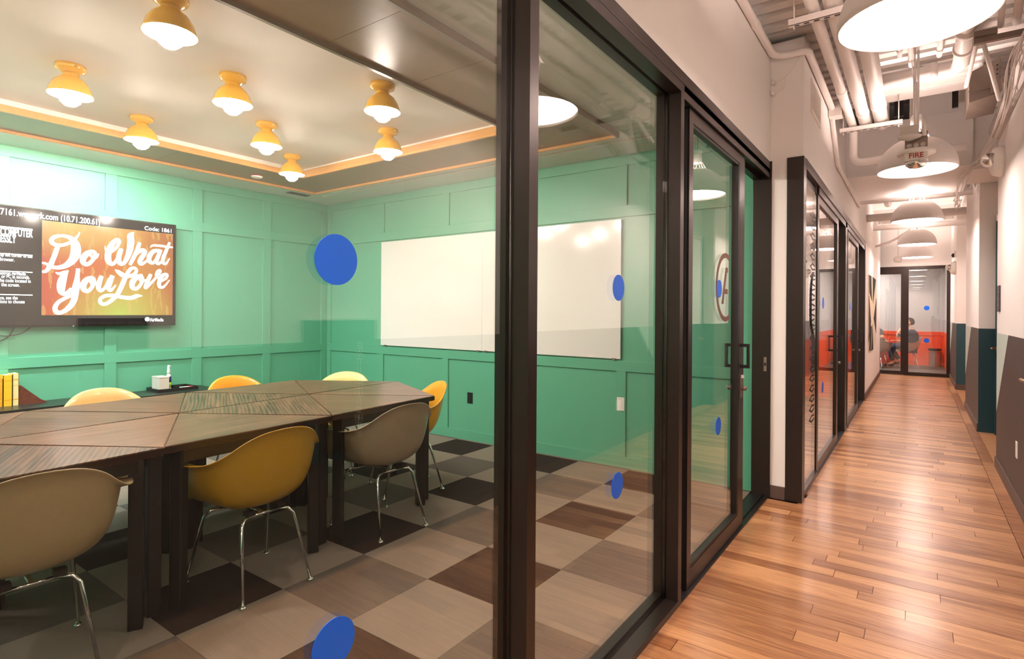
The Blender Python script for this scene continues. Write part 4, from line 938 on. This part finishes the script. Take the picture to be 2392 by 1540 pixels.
# grey box, round duct and struts on the right
t = thing('duct_box', (.42, 5.9, 3.1), 'dark galvanised control box hanging on the right under the deck', 'control box')
bm = bmesh.new()
q = [bm.verts.new(p) for p in ((.33, 5.8, 3.08), (.52, 5.8, 3.12), (.52, 6.3, 3.10), (.33, 6.3, 3.08), (.33, 5.8, 3.32), (.52, 5.8, 3.40), (.52, 6.3, 3.40), (.33, 6.3, 3.32))]
for f_ in BF: bm.faces.new([q[i] for i in f_])
frombm('case', bm, 'galv', t); box('flange', (.325, 5.79, 3.165), (.525, 5.80, 3.172), 'galv', t); box('side_cover', (.46, 5.775, 3.13), (.53, 5.80, 3.22), 'galv', t)
for k in range(3): lathe('screw', [(.006, 0), (.006, -.004)], 'black_metal', t, (.50, 5.80, 3.27+.035*k), 8, 'y')
pipe([(.66, YB, 3.22), (.66, 7.4, 3.22)], .085, 'large round painted duct along the right above the wall', [((.66, 5.2, 3.22), 'y', .008, .02)], 'round_duct', n=24, cat='duct')
t = thing('strut_rack', (.5, 4.9, 3.2), 'galvanised strut rack on the right under the deck', 'strut')
boxes('rail', [((.30, 4.88, 3.20), (.98, 4.92, 3.235))], 'galv', t); boxes('plate', [((.30, 4.86, 3.235), (.42, 4.99, 3.275))], 'galv', t)
tubes('brace', [([(.36, 4.9, 3.44), (.30, 5.6, 3.15)], .014), ([(.36, 5.1, 3.3), (.50, 5.65, 3.02)], .014)], 'painted_pipe', t, 8)
for k, (x, r) in enumerate(((.42, .018), (.50, .024), (.56, .014))):
    pipe([(x, YB, 3.34), (x, 4.6, 3.34), (x+.01, 4.78, 3.30), (x+.02, 4.92, 3.30)], r, ['bent conduit over the strut rack closest to the pendant', 'thick bent conduit over the strut rack', 'thin bent conduit over the strut rack by the duct'][k], (), 'rack_conduit', n=10, cat='conduit', group='bent conduits on the strut rack')
# cable bundles draped along the right wall top
rnd = random.Random(3)
def bundle(path, n, spread, label, r=.0035):
    t = thing('cable_bundle', path[0], label, 'cables', 'painted data cables along the right wall')
    for k in range(n):
        pts = [(p[0]+rnd.uniform(-spread, spread), p[1]+rnd.uniform(-spread, spread), p[2]+rnd.uniform(-spread, spread)) for p in path]
        tube('cable', pts, r, 'painted_pipe', t, 5, 5)
bundle([(.57, 3.6, 3.18), (.55, 4.4, 3.12), (.52, 5.0, 3.10), (.54, 5.6, 3.0), (.53, 6.2, 2.92), (.50, 6.9, 2.86), (.47, 7.6, 2.94)], 9, .03, 'bundle of painted cables sagging along the right wall top')
bundle([(.47, 7.6, 2.95), (.44, 7.62, 2.9), (.40, 8.2, 2.93), (.41, 8.8, 2.92), (.42, 9.3, 2.90)], 7, .03, 'tangle of painted cables under the soffit edge')
bundle([(.62, 4.0, 3.42), (.60, 4.5, 3.30), (.64, 4.9, 3.26), (.60, 5.3, 3.06), (.58, 5.7, 3.02)], 8, .05, 'loose cables hanging around the strut rack')
bundle([(-.05, 5.3, 3.44), (-.03, 5.55, 3.3), (-.02, 5.62, 3.0), (-.02, 5.6, 2.86)], 4, .02, 'thin cables dropping to the ceiling sensor')
# cross pipes beyond the soffit
pipe([(XS, 9.6, 3.02), (.62, 9.6, 3.02)], .05, 'painted pipe crossing the corridor just past the soffit', [((.1, 9.6, 3.02), 'x', .008, .03)])
pipe([(XS, 10.9, 2.95), (.9, 10.9, 2.95)], .06, 'painted pipe crossing the corridor above the third pendant', [((-.3, 10.9, 2.95), 'x', .008, .03)])
pipe([(XS, 12.6, 3.0), (.9, 12.6, 3.0)], .05, 'painted pipe crossing the corridor above the fourth pendant')
pipe([(-.4, 9.3, 3.2), (-.4, 11.2, 3.2)], .05, 'painted pipe stub running on past the soffit')
pipe([(XS, 13.3, 2.72), (-.45, 13.2, 2.78), (-.3, 13.15, 2.86), (-.1, 13.1, 3.0)], .022, 'thin pale conduit rising from the left wall near the end', (), 'far_conduit', n=10, cat='conduit')
bundle([(.5, 9.8, 3.1), (.45, 10.2, 2.98), (.5, 10.6, 3.05), (.48, 11.0, 2.95)], 6, .05, 'far tangle of cables beyond the soffit box')
t = thing('black_ceiling_plate', (-.45, 6.9, 4.0), 'dark opening frame in the shaft above the soffit', 'frame'); box('bar', (-.2, 6.95, 3.4), (-.12, 7.0, 4.2), 'black_metal', t); box('bar', (.28, 7.3, 3.5), (.33, 7.34, 4.2), 'black_metal', t)

# ---- fire strobe, sensor, emergency lights
fy = 5.40
p = ony(2140, 365, fy); fx, fz = p.x, p.z
t = thing('fire_strobe', (fx, fy, fz), 'hanging white strobe unit marked FIRE in front of a pendant', 'fire alarm')
k_ = 1.45
box('back_box', (fx-.05*k_, fy+.0, fz+.03*k_), (fx+.05*k_, fy+.06, fz+.13*k_), 'galv', t, .003)
for k in (-1, 0, 1): lathe('knockout', [(.012*k_, 0), (.012*k_, -.002)], 'block_grey', t, (fx+k*.03*k_, fy, fz+.06*k_), 14, 'y')
lathe('collar', [(.085*k_, fz+.012*k_), (.088*k_, fz+.022*k_), (.085*k_, fz+.032*k_)], 'plate_white', t, (fx, fy+.02, 0), 28)
box('face', (fx-.052*k_, fy-.03*k_, fz-.03*k_), (fx+.052*k_, fy+.03*k_, fz+.014*k_), 'plate_white', t, .006)
text('fire_lettering', 'FIRE', .036*k_, (fx, fy-.0306*k_-.0005, fz-.014*k_), 'red_print', t, ROT_NY, 'CENTER', bold=.0008)
lathe('strobe_lens', [(.05*k_, fz-.03*k_), (.048*k_, fz-.05*k_), (.03*k_, fz-.062*k_), (0, fz-.064*k_)], 'chrome', t, (fx, fy, 0), 20)
tube('hanger', [(fx+.01, fy+.03, fz+.13*k_), (fx+.01, fy+.03, ZD)], .008, 'painted_pipe', t, 8)
sy = 5.35; p = ony(2125, 318, sy); sx, sz = p.x, p.z
t = thing('ceiling_sensor', (sx, sy, sz), 'white cone shaped sensor with grey box beside the fire strobe', 'sensor')
lathe('cone', [(.0, sz-.035), (.02, sz-.034), (.075, sz-.012), (.08, sz-.004), (.07, sz)], 'plate_white', t, (sx, sy, 0), 28)
box('back_box', (sx-.06, sy-.05, sz), (sx+.06, sy+.05, sz+.07), 'block_grey', t, .004); tube('stem', [(sx+.09, sy, sz-.01), (sx+.09, sy, sz+.11)], .016, 'plate_white', t, 12); tube('hanger', [(sx+.03, sy, sz+.07), (sx+.03, sy, ZD)], .006, 'painted_pipe', t, 6)
def emergency(y, z, label):
    t = thing('emergency_light', (XR, y, z), label, 'emergency light', 'emergency lights on the right wall')
    lathe('housing', [(.13, 0), (.13, -.03), (.11, -.075), (.06, -.095), (0, -.098)], 'plate_white', t, (XR, y, z), 28, 'x')
    for s in (-1,):
        h = lathe('lamp_head', [(.05, .05), (.058, .03), (.06, -.01), (.05, -.03), (.0, -.034)], 'plate_white', t, (XR-.10, y-.07, z+.01), 20, 'y')
        lathe('lens', [(.05, -.032), (.0, -.04)], 'chrome', h, (XR-.10, y-.07, z+.01), 20, 'y')
    return t
emergency(6.33, 2.69, 'round white emergency light on right wall beside the nearest bright patch')
emergency(13.6, 2.27, 'small emergency light high on the far right wall'); 
t = thing('security_camera', (XR, 13.5, 2.5), 'tiny dark security camera above the far emergency light', 'camera'); box('mount', (XR-.03, 13.46, 2.47), (XR, 13.54, 2.58), 'plate_white', t, .004); lathe('dome', [(.04, 0), (.035, -.03), (.0, -.045)], 'black_metal', t, (XR-.03, 13.5, 2.5), 16, 'x')
lathe_t = thing('hanging_speaker', (-.31, 13.4, 2.4), 'small white device on a thin drop near the corridor end', 'speaker')
lathe('body', [(.05, 2.20), (.07, 2.24), (.07, 2.29), (.03, 2.32)], 'plate_white', lathe_t, (-.31, 13.4, .2), 18); tube('drop', [(-.31, 13.4, 2.52), (-.31, 13.4, 3.42)], .006, 'painted_pipe', lathe_t, 6)

# ---- sign plaque, wall hanging
t = thing('wall_sign', (XR, 6.57, 1.52), 'small dark engraved sign on the white right wall beside the door', 'sign'); box('plaque', (XR-.012, 6.49, 1.41), (XR, 6.64, 1.64), 'sign_dark', t, .002)
for k in range(3): box('engraved_line', (XR-.0126, 6.51, 1.58-k*.06), (XR-.012, 6.62, 1.59-k*.06), 'galv', t)
ar = thing('wall_hanging', (XS, 12.5, 1.4), 'black and cream woven wall hanging on the left wall', 'wall hanging')
prism('cloth', [(11.45, .74), (12.3, .70), (13.4, .84), (13.55, 1.5), (13.3, 2.08), (11.4, 2.06), (11.35, 1.4)], 'x', XS, XS+.012, 'art_cream', ar)
for poly in ([(11.42, 2.05), (11.95, 2.06), (12.15, 1.62), (11.5, 1.75)], [(12.3, 2.07), (13.28, 2.06), (12.45, 1.58)], [(11.4, 1.7), (11.9, 1.25), (11.4, .9)], [(13.5, 1.7), (13.5, 1.0), (12.7, 1.3)],
             [(11.5, .76), (11.9, .72), (12.15, 1.15), (11.7, 1.2)], [(12.05, .72), (12.6, .72), (12.35, 1.2)]): prism('black_shape', poly, 'x', XS+.012, XS+.016, 'art_black', ar)

# ---- out of frame, seen as reflections in the glass: refuge call box and extinguisher cabinet
t = thing('call_box', (XR, .81, 1.2), 'dark call box lettered AREA OF REFUGE, mirrored in the near glass', 'call box')
box('box_body', (XR-.05, .70, 1.0), (XR, .92, 1.29), 'sign_dark', t, .004); box('header_plate', (XR-.04, .70, 1.30), (XR, .92, 1.345), 'plate_black', t)
text('header_lettering', 'AREA OF REFUGE', .026, (XR-.0405, .81, 1.313), 'galv', t, ROT_NX, 'CENTER')
t = thing('extinguisher_cabinet', (XR, 1.81, .6), 'extinguisher cabinet with vertical lettering, mirrored in the near glass', 'cabinet')
box('body', (XR-.10, 1.62, .62), (XR, 2.0, 1.33), 'dado_teal', t, .004); box('lit_top_edge', (XR-.11, 1.61, 1.33), (XR, 2.01, 1.337), 'plate_white', t)  # white strip stands in for light caught on the cabinet top
dr = box('cabinet_door', (XR-.108, 1.65, .65), (XR-.10, 1.97, 1.27), 'plate_black', t); box('handle', (XR-.125, 1.66, .9), (XR-.108, 1.675, 1.0), 'galv', dr)
for k, ch in enumerate('EXTINGUISHER'): text('door_lettering', ch, .05, (XR-.1085, 1.885, 1.18-k*.042), 'plate_white', dr, ROT_NX, 'CENTER')

# ================================================================== END ROOM
c1 = make_chair('wire_base_armchair', 'shell_grey', 'grey armchair with wire base under the seated person in navy', 'armchairs in the end room', 'sled'); place(c1, (-.19, 17.95, 0), ang(-1, -.15))
c2 = make_chair('wire_base_armchair', 'shell_grey', 'grey armchair half hidden by the corridor wall in the end room', 'armchairs in the end room', 'sled'); place(c2, (-.86, 17.55, 0), ang(.25, 1))
t = thing('side_table', (-.98, 18.03, 0), 'small dark round table in the end room', 'table'); lathe('table_top', [(.28, .70), (.285, .71), (.285, .725), (.28, .73)], 'table_edge', t, (-.98, 18.03, 0)); lathe('column', [(.03, .02), (.03, .70)], 'black_metal', t, (-.98, 18.03, 0), 14); lathe('table_base', [(.2, 0), (.2, .015), (.04, .03)], 'black_metal', t, (-.98, 18.03, 0))
bx0, by0 = .39, 18.68
t = thing('waste_bin', (bx0, by0, 0), 'polished steel waste bin with dark rim in the end room', 'bin')
lathe('drum', [(.125, 0), (.128, .005), (.128, .44)], 'brushed_steel', t, (bx0, by0, 0), 12, smooth=False); lathe('bin_rim', [(.135, .43), (.148, .44), (.148, .475), (.135, .482), (.10, .482), (.10, .45)], 'black_metal', t, (bx0, by0, 0), 28); lathe('lid_insert', [(.10, .47), (.08, .478), (0, .48)], 'chrome', t, (bx0, by0, 0), 24)
def figure(name, verts, edges, mat, parent, root=0):
    me = bpy.data.meshes.new(name); me.from_pydata([v[:3] for v in verts], edges, []); o = bpy.data.objects.new(name, me); finish(o, parent, mat)
    sk = o.modifiers.new('skin', 'SKIN'); sk.use_smooth_shade = True
    for i, v in enumerate(verts):
        d = me.skin_vertices[0].data[i]; d.radius = (v[3], v[4] if len(v) > 4 else v[3]); d.use_root = (i == root)
    ss = o.modifiers.new('s', 'SUBSURF'); ss.levels = 2; ss.render_levels = 2
    return o
def hand(par, wrist, d, up, side, mat='skin', curl=.5):
    """five fingers rooted in a palm"""
    w_, d, up = Vector(wrist), Vector(d).normalized(), Vector(up).normalized(); s = d.cross(up).normalized()*side
    vs = [(*w_, .02, .016), (*(w_+d*.045), .028, .014), (*(w_+d*.085), .03, .012)]; ed = [(0, 1), (1, 2)]
    for k, L in enumerate((.06, .07, .066, .052)):
        b = w_+d*.088+s*(.028-.019*k); m = b+d*L*.55-up*L*.15*curl; e = m+d*L*.35-up*L*.5*curl; i = len(vs)
        vs += [(*b, .009), (*m, .0085), (*e, .007)]; ed += [(2, i), (i, i+1), (i+1, i+2)]
    i = len(vs); b = w_+d*.03+s*.03; m = b+d*.025+s*.022; e = m+d*.03+s*.004
    vs += [(*b, .011), (*m, .0095), (*e, .008)]; ed += [(1, i), (i, i+1), (i+1, i+2)]
    return figure('hand', vs, ed, mat, par)
# seated person in navy, facing the left of the picture
per = thing('person', (-.2, 17.95, 0), 'person in navy top and jeans seated in armchair, hand raised to face', 'person', 'people seated in the end room')
PY = 17.95
vs = [(-.10, PY, .52, .12, .10), (-.07, PY, .68, .10, .08), (-.06, PY, .84, .10, .08), (-.09, PY, .95, .085, .065), (-.12, PY, 1.01, .055), (-.15, PY, 1.07, .05),
      (-.13, PY-.10, .52, .09), (-.38, PY-.13, .55, .075), (-.60, PY-.12, .53, .06), (-.55, PY-.12, .30, .052), (-.50, PY-.11, .12, .04), (-.62, PY-.12, .055, .035),
      (-.13, PY+.10, .52, .09), (-.36, PY+.12, .56, .075), (-.56, PY+.05, .56, .06), (-.46, PY+.08, .32, .052), (-.37, PY+.08, .16, .04), (-.45, PY+.08, .10, .033),
      (-.09, PY-.15, .935, .045), (-.24, PY-.22, .84, .038), (-.42, PY-.16, .87, .043, .25), (-.30, PY-.10, 1.06, .026),
      (-.09, PY+.15, .935, .045), (-.14, PY+.22, .74, .038), (-.32, PY+.18, .66, .034), (-.42, PY+.12, .68, .026)]
ed = [(0, 1), (1, 2), (2, 3), (3, 4), (4, 5), (0, 6), (6, 7), (7, 8), (8, 9), (9, 10), (10, 11), (0, 12), (12, 13), (13, 14), (14, 15), (15, 16), (16, 17), (3, 18), (18, 19), (19, 20), (20, 21), (3, 22), (22, 23), (23, 24), (24, 25)]
body = figure('body', vs, ed, 'skin', per)
figure('sweater', [(-.09, PY, .56, .165, .135), (-.07, PY, .68, .15, .125), (-.06, PY, .84, .163, .122), (-.09, PY, .955, .15, .105), (-.10, PY-.165, .94, .078), (-.24, PY-.22, .84, .055), (-.41, PY-.165, .866, .047), (-.10, PY+.165, .94, .078), (-.14, PY+.22, .74, .055), (-.29, PY+.19, .67, .043)],
       [(0, 1), (1, 2), (2, 3), (3, 4), (4, 5), (5, 6), (3, 7), (7, 8), (8, 9)], 'shirt_navy', per)
figure('trousers', [(-.10, PY, .53, .16, .13), (-.13, PY-.10, .52, .10), (-.38, PY-.13, .55, .087), (-.60, PY-.12, .53, .072), (-.55, PY-.12, .30, .064), (-.505, PY-.11, .15, .056), (-.13, PY+.10, .52, .10), (-.36, PY+.12, .56, .087), (-.56, PY+.05, .56, .072), (-.46, PY+.08, .32, .064), (-.385, PY+.08, .19, .056)],
       [(0, 1), (1, 2), (2, 3), (3, 4), (4, 5), (0, 6), (6, 7), (7, 8), (8, 9), (9, 10)], 'jeans', per)
for (ax, ay, az, bx2, by2, bz) in ((-.48, PY-.11, .06, -.70, PY-.13, .04), (-.36, PY+.08, .12, -.55, PY+.08, .07)):
    figure('shoe', [(ax, ay, az, .045, .04), ((ax*2+bx2)/3, (ay*2+by2)/3, (az*2+bz)/3, .045, .043, .25), (bx2, by2, bz, .04, .028)], [(0, 1), (1, 2)], 'shoe', per)
hd = figure('head', [(-.155, PY, 1.07, .055), (-.17, PY, 1.13, .085, .075), (-.165, PY, 1.20, .095, .08), (-.15, PY, 1.255, .075, .07), (-.235, PY, 1.15, .035, .04), (-.262, PY, 1.165, .014)], [(0, 1), (1, 2), (2, 3), (1, 4), (4, 5)], 'skin', per)
for s in (-1, 1):
    lathe('eye', [(0, -.006), (.007, -.004), (.009, 0), (0, .004)], 'decal_black', hd, (-.255, PY+s*.03, 1.19), 10, 'x'); lathe('ear', [(.0, -.008), (.022, -.006), (.025, .004), (.0, .008)], 'skin', hd, (-.15, PY+s*.082, 1.16), 12, 'y')
boxes('mouth', [((-.262, PY-.02, 1.108), (-.25, PY+.02, 1.114))], 'marker_red', hd)
figure('hair', [(-.10, PY, 1.10, .06, .055), (-.11, PY, 1.17, .085, .075), (-.125, PY, 1.235, .10, .09), (-.19, PY, 1.265, .06, .055), (-.21, PY, 1.245, .045)], [(0, 1), (1, 2), (2, 3), (3, 4)], 'hair', per)
hand(per, (-.30, PY-.10, 1.06), (.25, .1, 1), (-1, 0, .2), 1); hand(per, (-.42, PY+.12, .68), (-1, -.2, .1), (0, 0, 1), -1)
# second person, back to the wall, mostly hidden
p2 = thing('person', (-1.0, 18.55, 0), 'person in grey top mostly hidden by the corridor wall end', 'person', 'people seated in the end room')
QX, QY = -.98, 18.55
vs = [(QX, QY, .52, .15, .12), (QX, QY+.02, .7, .14, .11), (QX, QY, .86, .15, .11), (QX, QY-.02, .95, .12, .085), (QX, QY-.05, 1.03, .05), (QX-.1, QY, .52, .085), (QX-.12, QY-.4, .53, .06), (QX-.12, QY-.35, .1, .04), (QX-.12, QY-.5, .05, .035),
      (QX+.1, QY, .52, .085), (QX+.12, QY-.4, .53, .06), (QX+.12, QY-.35, .1, .04), (QX+.12, QY-.5, .05, .035), (QX-.17, QY, .93, .055), (QX-.22, QY-.05, .72, .042), (QX-.1, QY-.25, .72, .026), (QX+.17, QY, .93, .055), (QX+.22, QY-.05, .74, .042), (QX+.12, QY-.25, .745, .026)]
figure('body', vs, [(0, 1), (1, 2), (2, 3), (3, 4), (0, 5), (5, 6), (6, 7), (7, 8), (0, 9), (9, 10), (10, 11), (11, 12), (3, 13), (13, 14), (14, 15), (3, 16), (16, 17), (17, 18)], 'skin', p2)
figure('shirt', [(QX, QY, .56, .165, .135), (QX, QY+.02, .7, .155, .125), (QX, QY, .86, .163, .122), (QX, QY-.02, .955, .13, .092), (QX-.175, QY, .93, .066), (QX-.21, QY-.04, .80, .055), (QX+.175, QY, .93, .066), (QX+.21, QY-.04, .80, .055)], [(0, 1), (1, 2), (2, 3), (3, 4), (4, 5), (3, 6), (6, 7)], 'shirt_grey', p2)
figure('trousers', [(QX, QY, .53, .16, .13), (QX-.1, QY, .52, .097), (QX-.12, QY-.4, .53, .072), (QX-.12, QY-.36, .14, .055), (QX+.1, QY, .52, .097), (QX+.12, QY-.4, .53, .072), (QX+.12, QY-.36, .14, .055)], [(0, 1), (1, 2), (2, 3), (0, 4), (4, 5), (5, 6)], 'jeans', p2)
hd = figure('head', [(QX, QY-.05, 1.05, .05), (QX, QY-.07, 1.12, .08, .085), (QX, QY-.06, 1.19, .085, .095), (QX, QY-.04, 1.24, .07)], [(0, 1), (1, 2), (2, 3)], 'skin', p2)
figure('hair', [(QX, QY-.01, 1.12, .075, .05), (QX, QY-.02, 1.2, .092, .08), (QX, QY-.05, 1.255, .075, .07)], [(0, 1), (1, 2)], 'hair', p2)
c3 = make_chair('wire_base_armchair', 'shell_grey', 'grey armchair behind the hidden person in grey', 'armchairs in the end room', 'sled'); place(c3, (QX, QY-.05, 0), ang(0, -1))
